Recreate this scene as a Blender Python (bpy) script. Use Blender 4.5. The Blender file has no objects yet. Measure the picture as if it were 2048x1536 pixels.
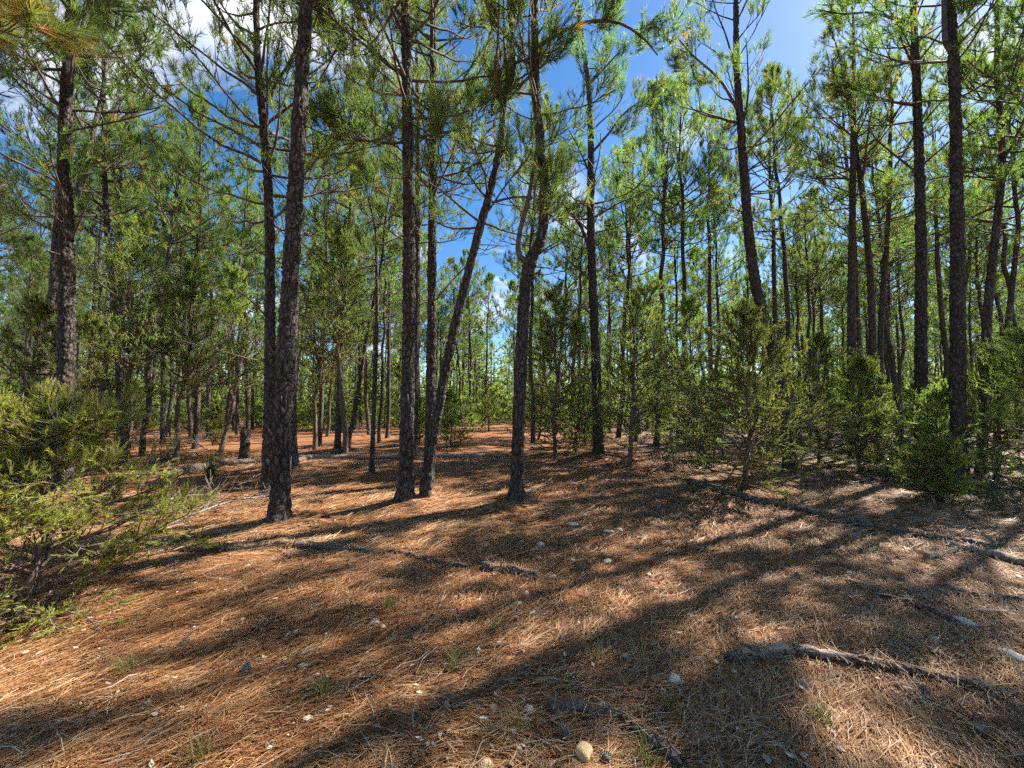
import bpy, math, random
import numpy as np
R = math.radians
sc = bpy.context.scene
# ------------------------------------------------------------------ camera, sky, sun, exposure
CAM_H, PITCH, FPX = 1.55, 3.5, 769.0            # metres, degrees, focal length in 2048-px-wide pixels
SUN_AZ, SUN_EL = 60.0, 45.0                     # degrees right of the view axis, degrees up
SUN_STRENGTH, SKY_STRENGTH, EXPOSURE = 5.0, 0.048, 1.70
cd = bpy.data.cameras.new('camera'); cam = bpy.data.objects.new('camera', cd)
sc.collection.objects.link(cam); sc.camera = cam
cd.sensor_width = 36.0; cd.lens = 36.0 * FPX / 2048.0; cd.clip_start = 0.05; cd.clip_end = 2000
cam.location = (0, 0, CAM_H); cam.rotation_euler = (R(90 + PITCH), 0, 0)

world = bpy.data.worlds.new('World'); sc.world = world; world.use_nodes = True
wn, wl = world.node_tree.nodes, world.node_tree.links
wn.clear()
def nd(nodes, t, **kw):
    n = nodes.new(t)
    for k, v in kw.items(): setattr(n, k, v)
    return n
wout = nd(wn, 'ShaderNodeOutputWorld'); bg = nd(wn, 'ShaderNodeBackground'); bg.inputs[1].default_value = SKY_STRENGTH
sky = nd(wn, 'ShaderNodeTexSky', sky_type='NISHITA', sun_disc=False)
sky.sun_elevation = R(SUN_EL); sky.sun_rotation = R(SUN_AZ)
sky.air_density = 1.0; sky.dust_density = 0.3; sky.ozone_density = 2.5
hs = nd(wn, 'ShaderNodeHueSaturation'); hs.inputs['Saturation'].default_value = 1.28; hs.inputs['Value'].default_value = 1.32
wl.new(sky.outputs[0], hs.inputs['Color'])
# clouds: noise laid on a flat layer overhead
tc = nd(wn, 'ShaderNodeTexCoord'); sx = nd(wn, 'ShaderNodeSeparateXYZ'); wl.new(tc.outputs['Generated'], sx.inputs[0])
def mth(op, a, b=None, nodes=wn, links=wl):
    m = nd(nodes, 'ShaderNodeMath', operation=op)
    for i, v in enumerate((a, b)):
        if v is None: continue
        if isinstance(v, (int, float)): m.inputs[i].default_value = v
        else: links.new(v, m.inputs[i])
    return m.outputs[0]
den = mth('ADD', mth('MAXIMUM', sx.outputs[2], 0.0), 0.25)
cb = nd(wn, 'ShaderNodeCombineXYZ')
wl.new(mth('DIVIDE', sx.outputs[0], den), cb.inputs[0]); wl.new(mth('DIVIDE', sx.outputs[1], den), cb.inputs[1])
cb.inputs[2].default_value = 7.3
cn = nd(wn, 'ShaderNodeTexNoise'); cn.inputs['Scale'].default_value = 2.3; cn.inputs['Detail'].default_value = 4
cn.inputs['Roughness'].default_value = 0.55; cn.inputs['Distortion'].default_value = 0.5
wl.new(cb.outputs[0], cn.inputs['Vector'])
cr = nd(wn, 'ShaderNodeValToRGB'); cr.color_ramp.elements[0].position = 0.55; cr.color_ramp.elements[1].position = 0.72
wl.new(cn.outputs['Fac'], cr.inputs[0])
mixc = nd(wn, 'ShaderNodeMix', data_type='RGBA')
wl.new(cr.outputs[0], mixc.inputs[0]); wl.new(hs.outputs[0], mixc.inputs[6]); mixc.inputs[7].default_value = (9.0, 9.3, 9.9, 1)
wl.new(mixc.outputs[2], bg.inputs[0]); wl.new(bg.outputs[0], wout.inputs[0])

sd = bpy.data.lights.new('sun', 'SUN'); sun = bpy.data.objects.new('sun', sd); sc.collection.objects.link(sun)
sd.energy = SUN_STRENGTH; sd.angle = R(0.53); sd.color = (1.0, 0.93, 0.82)
from mathutils import Vector
sdir = Vector((math.sin(R(SUN_AZ)) * math.cos(R(SUN_EL)), math.cos(R(SUN_AZ)) * math.cos(R(SUN_EL)), math.sin(R(SUN_EL))))
sun.rotation_euler = sdir.to_track_quat('Z', 'Y').to_euler(); sun.location = (20, 20, 30)
vs = sc.view_settings; vs.view_transform = 'Standard'; vs.look = 'None'; vs.exposure = EXPOSURE; vs.gamma = 1.0; vs.use_curve_mapping = False
cy = sc.cycles
cy.debug_use_spatial_splits = True
cy.max_bounces = 4; cy.diffuse_bounces = 3; cy.glossy_bounces = 1; cy.transmission_bounces = 3; cy.transparent_max_bounces = 4
cy.use_denoising = False; cy.use_adaptive_sampling = True; cy.adaptive_threshold = 0.03; cy.adaptive_min_samples = 24; cy.time_limit = 1100; cy.caustics_reflective = False; cy.caustics_refractive = False
cy.sample_clamp_indirect = 6.0

# ------------------------------------------------------------------ helpers
rng = np.random.default_rng(11)
COL = sc.collection
_p = R(PITCH)
FW = np.array([0, math.cos(_p), math.sin(_p)]); UP = np.array([0, -math.sin(_p), math.cos(_p)]); RT = np.array([1.0, 0, 0])
CP = np.array([0, 0, CAM_H])
def ray(u, v):
    return FW + RT * ((u - 1024) / FPX) + UP * ((768 - v) / FPX)
def at(u, v, Y):
    d = ray(u, v); return CP + d * (Y / d[1])
def proj(p):
    q = np.asarray(p) - CP; z = q @ FW
    return 1024 + FPX * (q @ RT) / z, 768 - FPX * (q @ UP) / z

_tab = np.random.default_rng(5).random((256, 256)) * 2 - 1
def vn(x, y):
    x = np.asarray(x, float); y = np.asarray(y, float)
    xi = np.floor(x).astype(int); yi = np.floor(y).astype(int); fx = x - xi; fy = y - yi
    fx = fx * fx * (3 - 2 * fx); fy = fy * fy * (3 - 2 * fy)
    g = lambda i, j: _tab[(xi + i) & 255, (yi + j) & 255]
    return (g(0, 0) * (1 - fx) + g(1, 0) * fx) * (1 - fy) + (g(0, 1) * (1 - fx) + g(1, 1) * fx) * fy
MOUNDS = []                                        # x, y, radius, height
def terr(x, y):
    x = np.asarray(x, float); y = np.asarray(y, float)
    z = .045 * vn(x * .4 + 7, y * .4) + .03 * vn(x * 1.0, y * 1.0 + 3) + .018 * vn(x * 2.7 + 5, y * 2.7) + .009 * vn(x * 6.1 + 1, y * 6.1 + 8)
    for mx, my, r, h in MOUNDS:
        z = z + h * np.exp(-((x - mx) ** 2 + (y - my) ** 2) / (r * r))
    return z
def gp(u, v):
    d = ray(u, v); z = 0.0
    for _ in range(8):
        p = CP + d * ((z - CAM_H) / d[2]); z = float(terr(p[0], p[1])) * .6 + z * .4
    p = CP + d * ((z - CAM_H) / d[2]); p[2] = float(terr(p[0], p[1])); return p
for u, v, r, h in ((558, 1052, .28, .05), (810, 1012, .27, .05), (850, 1010, .22, .04), (1034, 1007, .27, .05), (857, 962, .3, .05), (533, 994, .26, .05), (558, 1052, .5, .07), (822, 1010, .8, .10), (1035, 1005, .55, .11), (900, 1075, .45, .10), (1197, 918, 1.0, .16),
                   (1740, 925, 1.2, .10), (680, 905, 1.1, .15), (1180, 1045, .7, .05), (1580, 945, .8, .08), (587, 945, .7, .08), (700, 1110, .5, .05)):
    d = ray(u, v); p = CP + d * (-CAM_H / d[2]); MOUNDS.append((p[0], p[1], r, h))

def mk_mesh(name, V, quads=None, tris=None, attrs=None, smooth=False):
    V = np.asarray(V, np.float32).reshape(-1, 3)
    q = np.zeros((0, 4), np.int32) if quads is None or len(quads) == 0 else np.asarray(quads, np.int32)
    t = np.zeros((0, 3), np.int32) if tris is None or len(tris) == 0 else np.asarray(tris, np.int32)
    me = bpy.data.meshes.new(name)
    me.vertices.add(len(V)); me.vertices.foreach_set('co', V.ravel())
    loops = np.concatenate([q.ravel(), t.ravel()]).astype(np.int32)
    me.loops.add(len(loops)); me.loops.foreach_set('vertex_index', loops)
    n = len(q) + len(t); me.polygons.add(n)
    ls = np.concatenate([np.arange(len(q)) * 4, len(q) * 4 + np.arange(len(t)) * 3]).astype(np.int32)
    me.polygons.foreach_set('loop_start', ls)
    me.polygons.foreach_set('use_smooth', np.full(n, smooth, bool))
    for k, a in (attrs or {}).items():
        at_ = me.attributes.new(k, 'FLOAT', 'POINT'); at_.data.foreach_set('value', np.asarray(a, np.float32).ravel())
    me.update(calc_edges=True); return me
class Geo:
    def __init__(s): s.V = []; s.Q = []; s.T = []; s.A = []; s.n = 0
    def add(s, V, Q=None, T=None, tone=0.5):
        V = np.asarray(V, float).reshape(-1, 3)
        if len(V) == 0: return s
        if Q is not None and len(Q): s.Q.append(np.asarray(Q) + s.n)
        if T is not None and len(T): s.T.append(np.asarray(T) + s.n)
        s.A.append(np.broadcast_to(np.asarray(tone, float), (len(V),))); s.V.append(V); s.n += len(V); return s
    def mesh(s, name, mat, smooth=False):
        if not s.V: s.add([[0, 0, 0], [.001, 0, 0], [0, 0, .001]], None, [[0, 1, 2]])
        me = mk_mesh(name, np.concatenate(s.V), np.concatenate(s.Q) if s.Q else None, np.concatenate(s.T) if s.T else None,
                     {'tone': np.concatenate(s.A)}, smooth)
        me.materials.append(mat); return me
def link(name, me, parent=None, loc=None):
    o = bpy.data.objects.new(name, me); COL.objects.link(o)
    if parent is not None: o.parent = parent
    if loc is not None: o.location = loc
    if parent is not None and name in ('branches', 'crown', 'side_shoots', 'needles', 'twigs', 'stems', 'leaves'): o['kind'] = 'stuff'
    return o
def tag(o, label=None, cat=None, group=None, kind=None):
    if label: o['label'] = label
    if cat: o['category'] = cat
    if group: o['group'] = group
    if kind: o['kind'] = kind
    return o
def nrm(a): return a / np.maximum(np.linalg.norm(a, axis=-1, keepdims=True), 1e-9)

def tubes(P, Rr, sides, cap=False):
    """P (N,K,3) centre lines, Rr (N,K) radii -> verts, quads of N tubes"""
    N, K, _ = P.shape
    T = nrm(np.gradient(P, axis=1)); m = nrm(T.mean(1))
    ref = np.where(np.abs(m[:, 2:3]) < .8, np.array([[0, 0, 1.0]]), np.array([[0, 1.0, 0]]))
    A = np.cross(m, ref)[:, None, :]; B = nrm(np.cross(T, A)); A = np.cross(B, T)
    th = np.arange(sides) * 2 * np.pi / sides
    ring = P[:, :, None, :] + Rr[:, :, None, None] * (np.cos(th)[None, None, :, None] * A[:, :, None, :] + np.sin(th)[None, None, :, None] * B[:, :, None, :])
    idx = np.arange(N * K * sides).reshape(N, K, sides); nx = np.roll(idx, -1, 2)
    Q = np.stack([idx[:, :-1], nx[:, :-1], nx[:, 1:], idx[:, 1:]], -1).reshape(-1, 4)
    return ring.reshape(-1, 3), Q

def spline(pts, n):
    """Catmull-Rom through pts (any width), n samples"""
    P = np.asarray(pts, float); P = np.vstack([2 * P[0] - P[1], P, 2 * P[-1] - P[-2]]); k = len(P) - 3
    t = np.linspace(0, k, n); i = np.minimum(t.astype(int), k - 1); f = (t - i)[:, None]
    a, b, c, d = P[i], P[i + 1], P[i + 2], P[i + 3]
    return .5 * (2 * b + (c - a) * f + (2 * a - 5 * b + 4 * c - d) * f ** 2 + (3 * b - a - 3 * c + d) * f ** 3)

# ------------------------------------------------------------------ materials
def new_mat(name):
    m = bpy.data.materials.new(name); m.use_nodes = True; n, l = m.node_tree.nodes, m.node_tree.links; n.clear()
    return m, n, l, nd(n, 'ShaderNodeOutputMaterial')
def ramp(n, l, src, stops):
    r = nd(n, 'ShaderNodeValToRGB'); e = r.color_ramp.elements
    while len(e) < len(stops): e.new(0.5)
    for i, (p, c) in enumerate(stops): e[i].position = p; e[i].color = (*c, 1)
    l.new(src, r.inputs[0]); return r.outputs[0]
def noise(n, l, scale, detail=3, vec=None, rough=.5, coord='Object'):
    t = nd(n, 'ShaderNodeTexNoise'); t.inputs['Scale'].default_value = scale; t.inputs['Detail'].default_value = detail; t.inputs['Roughness'].default_value = rough
    if vec is None: vec = nd(n, 'ShaderNodeTexCoord').outputs[coord]
    l.new(vec, t.inputs['Vector']); return t.outputs['Fac']
def mixrgb(n, l, f, a, b, bt='MIX'):
    m = nd(n, 'ShaderNodeMix', data_type='RGBA', blend_type=bt)
    for i, v in ((0, f), (6, a), (7, b)):
        if isinstance(v, (int, float)): m.inputs[i].default_value = v
        elif isinstance(v, tuple): m.inputs[i].default_value = (*v, 1)
        else: l.new(v, m.inputs[i])
    return m.outputs[2]
def attr(n, name='tone'):
    return nd(n, 'ShaderNodeAttribute', attribute_name=name).outputs['Fac']

def leaf_mat(name, stops, trans_gain=(1.4, 1.5, .85), tfac=.45, gloss=.52, spec=.2):
    m, n, l, out = new_mat(name)
    c = ramp(n, l, attr(n), stops)
    oi = nd(n, 'ShaderNodeObjectInfo')
    hv = nd(n, 'ShaderNodeHueSaturation')
    l.new(mth('ADD', mth('MULTIPLY', oi.outputs['Random'], .05, n, l), .475, n, l), hv.inputs['Hue'])
    l.new(mth('ADD', mth('MULTIPLY', oi.outputs['Random'], .5, n, l), .8, n, l), hv.inputs['Value'])
    l.new(c, hv.inputs['Color']); c = hv.outputs[0]
    p = nd(n, 'ShaderNodeBsdfPrincipled'); l.new(c, p.inputs['Base Color']); p.inputs['Roughness'].default_value = gloss
    p.inputs['Specular IOR Level'].default_value = spec
    t = nd(n, 'ShaderNodeBsdfTranslucent'); l.new(mixrgb(n, l, 1.0, c, trans_gain, 'MULTIPLY'), t.inputs[0])
    mx = nd(n, 'ShaderNodeMixShader'); mx.inputs[0].default_value = tfac
    l.new(p.outputs[0], mx.inputs[1]); l.new(t.outputs[0], mx.inputs[2]); l.new(mx.outputs[0], out.inputs[0]); return m
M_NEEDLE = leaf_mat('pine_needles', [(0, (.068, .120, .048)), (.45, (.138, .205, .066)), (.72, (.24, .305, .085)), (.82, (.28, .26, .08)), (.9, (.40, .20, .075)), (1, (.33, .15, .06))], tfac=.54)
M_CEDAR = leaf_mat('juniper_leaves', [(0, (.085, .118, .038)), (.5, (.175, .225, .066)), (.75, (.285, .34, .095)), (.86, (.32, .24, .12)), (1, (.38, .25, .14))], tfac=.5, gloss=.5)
M_CEDAR_Y = leaf_mat('young_juniper_leaves', [(0, (.12, .165, .035)), (.5, (.24, .31, .06)), (.75, (.38, .43, .09)), (.86, (.30, .24, .12)), (1, (.32, .22, .14))], tfac=.5, gloss=.45)
M_SHRUB = leaf_mat('shrub_leaves', [(0, (.03, .055, .02)), (1, (.08, .12, .035))], tfac=.25, gloss=.22, spec=.6)
M_GRASS = leaf_mat('grass_blades', [(0, (.10, .13, .03)), (.5, (.19, .20, .06)), (1, (.36, .29, .13))], tfac=.35)
M_STRAW = leaf_mat('pine_straw', [(0, (.070, .030, .016)), (.3, (.215, .087, .037)), (.6, (.40, .208, .098)), (.85, (.58, .395, .235)), (1, (.38, .31, .235))], trans_gain=(1.1, .95, .7), tfac=.2, gloss=.5)

def bark_mat(name, dark, mid, pale, vscale=14, squash=.45, bump=.6, use_tone=False):
    m, n, l, out = new_mat(name)
    co = nd(n, 'ShaderNodeTexCoord').outputs['Object']
    mp = nd(n, 'ShaderNodeMapping'); l.new(co, mp.inputs[0]); mp.inputs['Scale'].default_value = (1, 1, squash)
    w = nd(n, 'ShaderNodeTexNoise'); w.inputs['Scale'].default_value = 6; l.new(mp.outputs[0], w.inputs['Vector'])
    wv = mixrgb(n, l, .12, mp.outputs[0], w.outputs['Color'], 'ADD')
    vo = nd(n, 'ShaderNodeTexVoronoi', feature='DISTANCE_TO_EDGE'); vo.inputs['Scale'].default_value = vscale; l.new(wv, vo.inputs['Vector'])
    n1 = noise(n, l, 5, 4, mp.outputs[0]); n2 = noise(n, l, 55, 3, mp.outputs[0], .65)
    plate = ramp(n, l, vo.outputs['Distance'], [(0, (0, 0, 0)), (.14, (1, 1, 1))])
    if use_tone: plate = mth('MULTIPLY', plate, mth('ADD', mth('MULTIPLY', attr(n), .65, n, l), .35, n, l), n, l)
    base = mixrgb(n, l, n1, mid, pale); base = mixrgb(n, l, mth('MULTIPLY', n2, .75, n, l), base, dark)
    base = mixrgb(n, l, plate, dark, base)
    p = nd(n, 'ShaderNodeBsdfPrincipled'); l.new(base, p.inputs['Base Color']); p.inputs['Roughness'].default_value = .85; p.inputs['Specular IOR Level'].default_value = .25
    hgt = mth('ADD', mth('MULTIPLY', n2, .45, n, l), mth('MULTIPLY', plate, 1.0, n, l), n, l)
    b = nd(n, 'ShaderNodeBump'); b.inputs['Strength'].default_value = bump; b.inputs['Distance'].default_value = .02
    l.new(hgt, b.inputs['Height']); l.new(b.outputs[0], p.inputs['Normal']); l.new(p.outputs[0], out.inputs[0]); return m
M_BARK = bark_mat('pine_bark', (.024, .017, .014), (.108, .086, .074), (.27, .232, .207), vscale=17, squash=.42, bump=.9, use_tone=True)
M_BARK_FAR = bark_mat('pine_bark_far', (.026, .019, .015), (.108, .085, .073), (.23, .195, .172), vscale=15, squash=.4, bump=.9)
def twig_mat():
    m, n, l, out = new_mat('twig_bark'); p = nd(n, 'ShaderNodeBsdfPrincipled'); p.inputs['Roughness'].default_value = .85
    l.new(ramp(n, l, noise(n, l, 9, 1), [(.3, (.060, .046, .038)), (.7, (.165, .130, .108))]), p.inputs['Base Color']); l.new(p.outputs[0], out.inputs[0]); return m
M_TWIG = twig_mat()
M_CBARK = bark_mat('juniper_bark', (.09, .06, .045), (.19, .13, .10), (.27, .22, .18), vscale=30, squash=.15, bump=.4)
M_GREY = bark_mat('weathered_wood', (.15, .115, .09), (.32, .27, .22), (.50, .44, .37), vscale=26, squash=.3, bump=.4)
M_ROT = bark_mat('rotten_log_bark', (.075, .053, .041), (.19, .145, .115), (.42, .35, .29), vscale=34, squash=.8, bump=.8)

def ground_mat():
    m, n, l, out = new_mat('pine_straw_floor')
    co = nd(n, 'ShaderNodeTexCoord').outputs['Object']
    a = noise(n, l, .5, 4, co); b = noise(n, l, 3.2, 5, co, .6)
    mp = nd(n, 'ShaderNodeMapping'); l.new(co, mp.inputs[0]); mp.inputs['Rotation'].default_value = (0, 0, R(35)); mp.inputs['Scale'].default_value = (9, 70, 30)
    f1 = noise(n, l, 1.0, 3, mp.outputs[0], .6)
    mp2 = nd(n, 'ShaderNodeMapping'); l.new(co, mp2.inputs[0]); mp2.inputs['Rotation'].default_value = (0, 0, R(100)); mp2.inputs['Scale'].default_value = (10, 80, 30)
    f2 = noise(n, l, 1.0, 3, mp2.outputs[0], .6)
    fib = mth('MULTIPLY', mth('ADD', f1, f2, n, l), .5, n, l)
    c1 = ramp(n, l, fib, [(.3, (.055, .026, .014)), (.48, (.175, .071, .031)), (.6, (.34, .155, .068)), (.75, (.47, .27, .13))])
    c2 = ramp(n, l, fib, [(.3, (.045, .028, .019)), (.5, (.125, .072, .044)), (.7, (.27, .185, .12))])
    sxn = nd(n, 'ShaderNodeSeparateXYZ'); l.new(co, sxn.inputs[0])
    g = mth('ADD', mth('MULTIPLY', sxn.outputs[0], .07, n, l), mth('ADD', mth('MULTIPLY', a, 1.6, n, l), -.75, n, l), n, l)
    gm = ramp(n, l, g, [(.1, (0, 0, 0)), (.75, (1, 1, 1))])
    c = mixrgb(n, l, gm, c1, c2)
    c = mixrgb(n, l, ramp(n, l, b, [(.55, (0, 0, 0)), (.75, (.6, .6, .6))]), c, (.10, .065, .042))
    p = nd(n, 'ShaderNodeBsdfPrincipled'); l.new(c, p.inputs['Base Color']); p.inputs['Roughness'].default_value = .8; p.inputs['Specular IOR Level'].default_value = .2
    bm = nd(n, 'ShaderNodeBump'); bm.inputs['Strength'].default_value = .9; bm.inputs['Distance'].default_value = .02
    l.new(mth('ADD', fib, mth('MULTIPLY', b, .8, n, l), n, l), bm.inputs['Height']); l.new(bm.outputs[0], p.inputs['Normal'])
    l.new(p.outputs[0], out.inputs[0]); return m
M_GROUND = ground_mat()
def stone_mat(name, c0, c1):
    m, n, l, out = new_mat(name)
    a = noise(n, l, 1.6, 4); c = ramp(n, l, a, [(.3, c0), (.7, c1)])
    c = mixrgb(n, l, ramp(n, l, noise(n, l, 3.5, 4), [(.52, (0, 0, 0)), (.72, (.7, .7, .7))]), c, (.26, .17, .10))
    p = nd(n, 'ShaderNodeBsdfPrincipled'); l.new(c, p.inputs['Base Color']); p.inputs['Roughness'].default_value = .7
    b = nd(n, 'ShaderNodeBump'); b.inputs['Strength'].default_value = .35; b.inputs['Distance'].default_value = .05
    l.new(noise(n, l, 7, 4), b.inputs['Height']); l.new(b.outputs[0], p.inputs['Normal']); l.new(p.outputs[0], out.inputs[0]); return m
M_STONE = stone_mat('pale_stone', (.50, .41, .31), (.72, .63, .51))
M_STONE_Y = stone_mat('tan_stone', (.50, .32, .14), (.72, .53, .29))
M_CHIP = bark_mat('wood_chip', (.22, .16, .12), (.42, .34, .27), (.60, .52, .44), vscale=60, squash=1, bump=.2)

# ------------------------------------------------------------------ ground
def axis(lo, hi, near0, near1, step, growth=1.09):
    a = list(np.arange(near0, near1 + 1e-6, step)); s = step; v = near1
    while v < hi: s *= growth; v += s; a.append(min(v, hi))
    s = step; v = near0; b = []
    while v > lo: s *= growth; v -= s; b.append(max(v, lo))
    return np.array(b[::-1] + a)
gx = axis(-320, 320, -7, 7, .085); gy = axis(-60, 420, 1.0, 10, .085)
GX, GY = np.meshgrid(gx, gy); GZ = terr(GX, GY)
ii = np.arange(GX.size).reshape(GX.shape)
Q = np.stack([ii[:-1, :-1], ii[:-1, 1:], ii[1:, 1:], ii[1:, :-1]], -1).reshape(-1, 4)
me = mk_mesh('ground', np.stack([GX, GY, GZ], -1), Q, smooth=True); me.materials.append(M_GROUND)
ground = link('ground', me); tag(ground, 'forest floor covered in rust-brown fallen pine needles', 'ground', kind='structure')

# ------------------------------------------------------------------ foliage primitives
def needles(g, P, D, n, length, width, spread, tone, rg, back=.12, droop=.12):
    N = len(P)
    if N == 0: return
    P = np.repeat(P, n, 0); D = np.repeat(nrm(D), n, 0); tone = np.repeat(tone, n)
    M = len(P)
    r = rg.normal(size=(M, 3)); perp = nrm(np.cross(D, r))
    a = rg.uniform(spread[0], spread[1], (M, 1))
    d = D * np.cos(a) + perp * np.sin(a); d[:, 2] -= droop * rg.random(M); d = nrm(d)
    base = P - D * (back * rg.random((M, 1)))
    s = nrm(np.cross(d, rg.normal(size=(M, 3)))) * (width * .5)
    L = length * rg.uniform(.65, 1.1, (M, 1))
    V = np.stack([base - s, base + s, base + d * L], 1).reshape(-1, 3)
    T = np.arange(3 * M).reshape(-1, 3)
    g.add(V, None, T, np.repeat(np.clip(tone + rg.normal(0, .05, M), 0, 1), 3))
def curves(p0, az, e0, e1, L, K, rg, wig=.12):
    """curved shoots: start p0 (N,3), azimuth, start/end elevation, length -> (N,K,3) and end azimuth/elev"""
    N = len(p0); t = np.linspace(0, 1, K - 1)[None]
    el = e0[:, None] * (1 - t) + e1[:, None] * t + rg.normal(0, wig, (N, K - 1))
    a = az[:, None] + np.cumsum(rg.normal(0, wig, (N, K - 1)), 1)
    st = (L / (K - 1))[:, None, None] * np.stack([np.cos(el) * np.cos(a), np.cos(el) * np.sin(a), np.sin(el)], -1)
    P = np.concatenate([p0[:, None], p0[:, None] + np.cumsum(st, 1)], 1)
    return P, a, el
def pick(P, t):
    """points at parameter t (N,M) on curves P (N,K,3)"""
    K = P.shape[1]; x = t * (K - 1); i = np.minimum(x.astype(int), K - 2); f = (x - i)[..., None]
    n = np.arange(len(P))[:, None]
    return P[n, i] * (1 - f) + P[n, i + 1] * f, i
def grow(wood, leaf, p0, az, e0, e1, L, r0, rg, M=7, Qn=4, tuft=15, nlen=.215, nwid=.010, tone0=.45, bare=False, brown=.03, sides=4, sub_len=.42, twig=(.16, .42), twig_wood=True):
    """limbs with side shoots and twigs; needles on the twig ends"""
    N = len(p0)
    if N == 0: return
    P, a, el = curves(p0, az, e0, e1, L, 8, rg, .10)
    rr = r0[:, None] * np.linspace(1, .28, 8)[None]
    wood.add(*tubes(P, rr, sides))
    tt = np.sort(rg.uniform(.32, .98, (N, M)), 1); S, i = pick(P, tt)
    nn = np.arange(N)[:, None]; i2 = np.minimum(i, 6)
    side = np.where((np.arange(M)[None] + rg.integers(0, 2, (N, 1))) % 2 == 0, 1, -1)
    a2 = a[nn, i2] + side * rg.uniform(.45, 1.15, (N, M)); e2 = el[nn, i2] + rg.uniform(-.15, .5, (N, M))
    L2 = np.maximum((.18 + sub_len * (1 - tt)) * L[:, None] * rg.uniform(.6, 1.25, (N, M)), .16)
    f = lambda x: x.reshape(-1)
    S = S.reshape(-1, 3)
    P2, b, bel = curves(S, f(a2), f(e2), f(e2) + .3, f(L2), 4, rg, .14)
    rs = f(r0[:, None] * (.42 * (1 - .6 * tt)))
    wood.add(*tubes(P2, rs[:, None] * np.linspace(1, .4, 4)[None], 3))
    N2 = len(P2); t3 = rg.uniform(.3, 1.0, (N2, Qn)); S3, i3 = pick(P2, t3)
    a3 = b[np.arange(N2)[:, None], np.minimum(i3, 2)] + rg.normal(0, .75, (N2, Qn)); e3 = bel[np.arange(N2)[:, None], np.minimum(i3, 2)] + rg.uniform(-.1, .6, (N2, Qn))
    L3 = rg.uniform(twig[0], twig[1], (N2, Qn))
    d3 = np.stack([np.cos(e3) * np.cos(a3), np.cos(e3) * np.sin(a3), np.sin(e3)], -1).reshape(-1, 3)
    S3 = S3.reshape(-1, 3); E3 = S3 + d3 * f(L3)[:, None]
    if bare:
        kp = rg.random(len(S3)) < .5; S3, E3, d3 = S3[kp], E3[kp], d3[kp]
    if twig_wood or bare: wood.add(*tubes(np.stack([S3, E3], 1), np.broadcast_to(np.array([.0045, .003]), (len(S3), 2)), 3))
    if bare or leaf is None: return
    ends = np.concatenate([E3, P2[:, -1], P[:, -1]]); dirs = np.concatenate([d3, P2[:, -1] - P2[:, -2], P[:, -1] - P[:, -2]])
    tone = np.clip(rg.normal(tone0, .16, len(ends)), 0, .74)
    tone = np.where(rg.random(len(ends)) < brown, rg.uniform(.84, 1, len(ends)), tone)
    needles(leaf, ends, dirs, tuft, nlen, nwid, (.12, .85), tone, rg, back=.16)

def path_fn(path):
    s = np.concatenate([[0], np.cumsum(np.linalg.norm(np.diff(path, axis=0), axis=1))])
    zz = path[:, 2]
    return lambda z: np.stack([np.interp(z, zz, path[:, k]) for k in range(3)], -1)
def make_crown(path, H, z0, seed, Lmax=2.6, dead=8, dead0=2.2, M=7, Qn=4, tuft=15, rbase=.12, step=.46, brown=.03, tone0=.46, nwid=.010, keep=.8, twig_wood=True):
    """wood and foliage of a pine crown round a trunk centre line"""
    rg = np.random.default_rng(seed); wood, leaf = Geo(), Geo(); pf = path_fn(path)
    zs, az = [], []; z = z0; a = rg.uniform(0, 6.28)
    while z < H - .3:
        k = rg.integers(3, 6)
        for j in range(k):
            if rg.random() < keep: zs.append(z + rg.uniform(-.12, .12)); az.append(a + j * 6.283 / k + rg.normal(0, .3))
        a += rg.uniform(.4, 1.2); z += step * rg.uniform(.7, 1.3)
    zs = np.array(zs); az = np.array(az); t = np.clip((zs - z0) / (H - z0), 0, 1)
    L = Lmax * (1 - t) ** .75 * (.62 + .38 * np.minimum(1, t / .25)) * rg.uniform(.65, 1.2, len(t)) + .3
    e0 = np.radians(12 + 38 * t + rg.normal(0, 9, len(t))); e1 = e0 + np.radians(rg.uniform(8, 34, len(t)))
    grow(wood, leaf, pf(zs), az, e0, e1, L, .010 + .010 * L, rg, M=M, Qn=Qn, tuft=tuft, tone0=tone0, brown=brown, nwid=nwid, twig_wood=twig_wood)
    top = pf(np.array([H])); needles(leaf, np.repeat(top, 6, 0), np.array([[0, 0, 1.0]] * 6) + rg.normal(0, .3, (6, 3)), tuft, .2, nwid, (.1, .9), np.full(6, .45), rg)
    if dead:
        zd = rg.uniform(dead0, max(z0, dead0 + .5), dead)
        grow(wood, None, pf(zd), rg.uniform(0, 6.28, dead), np.radians(rg.uniform(0, 30, dead)), np.radians(rg.uniform(0, 35, dead)),
             rg.uniform(.3, 1.3, dead), rg.uniform(.006, .013, dead), rg, M=4, Qn=2, bare=True)
    return wood, leaf

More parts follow.
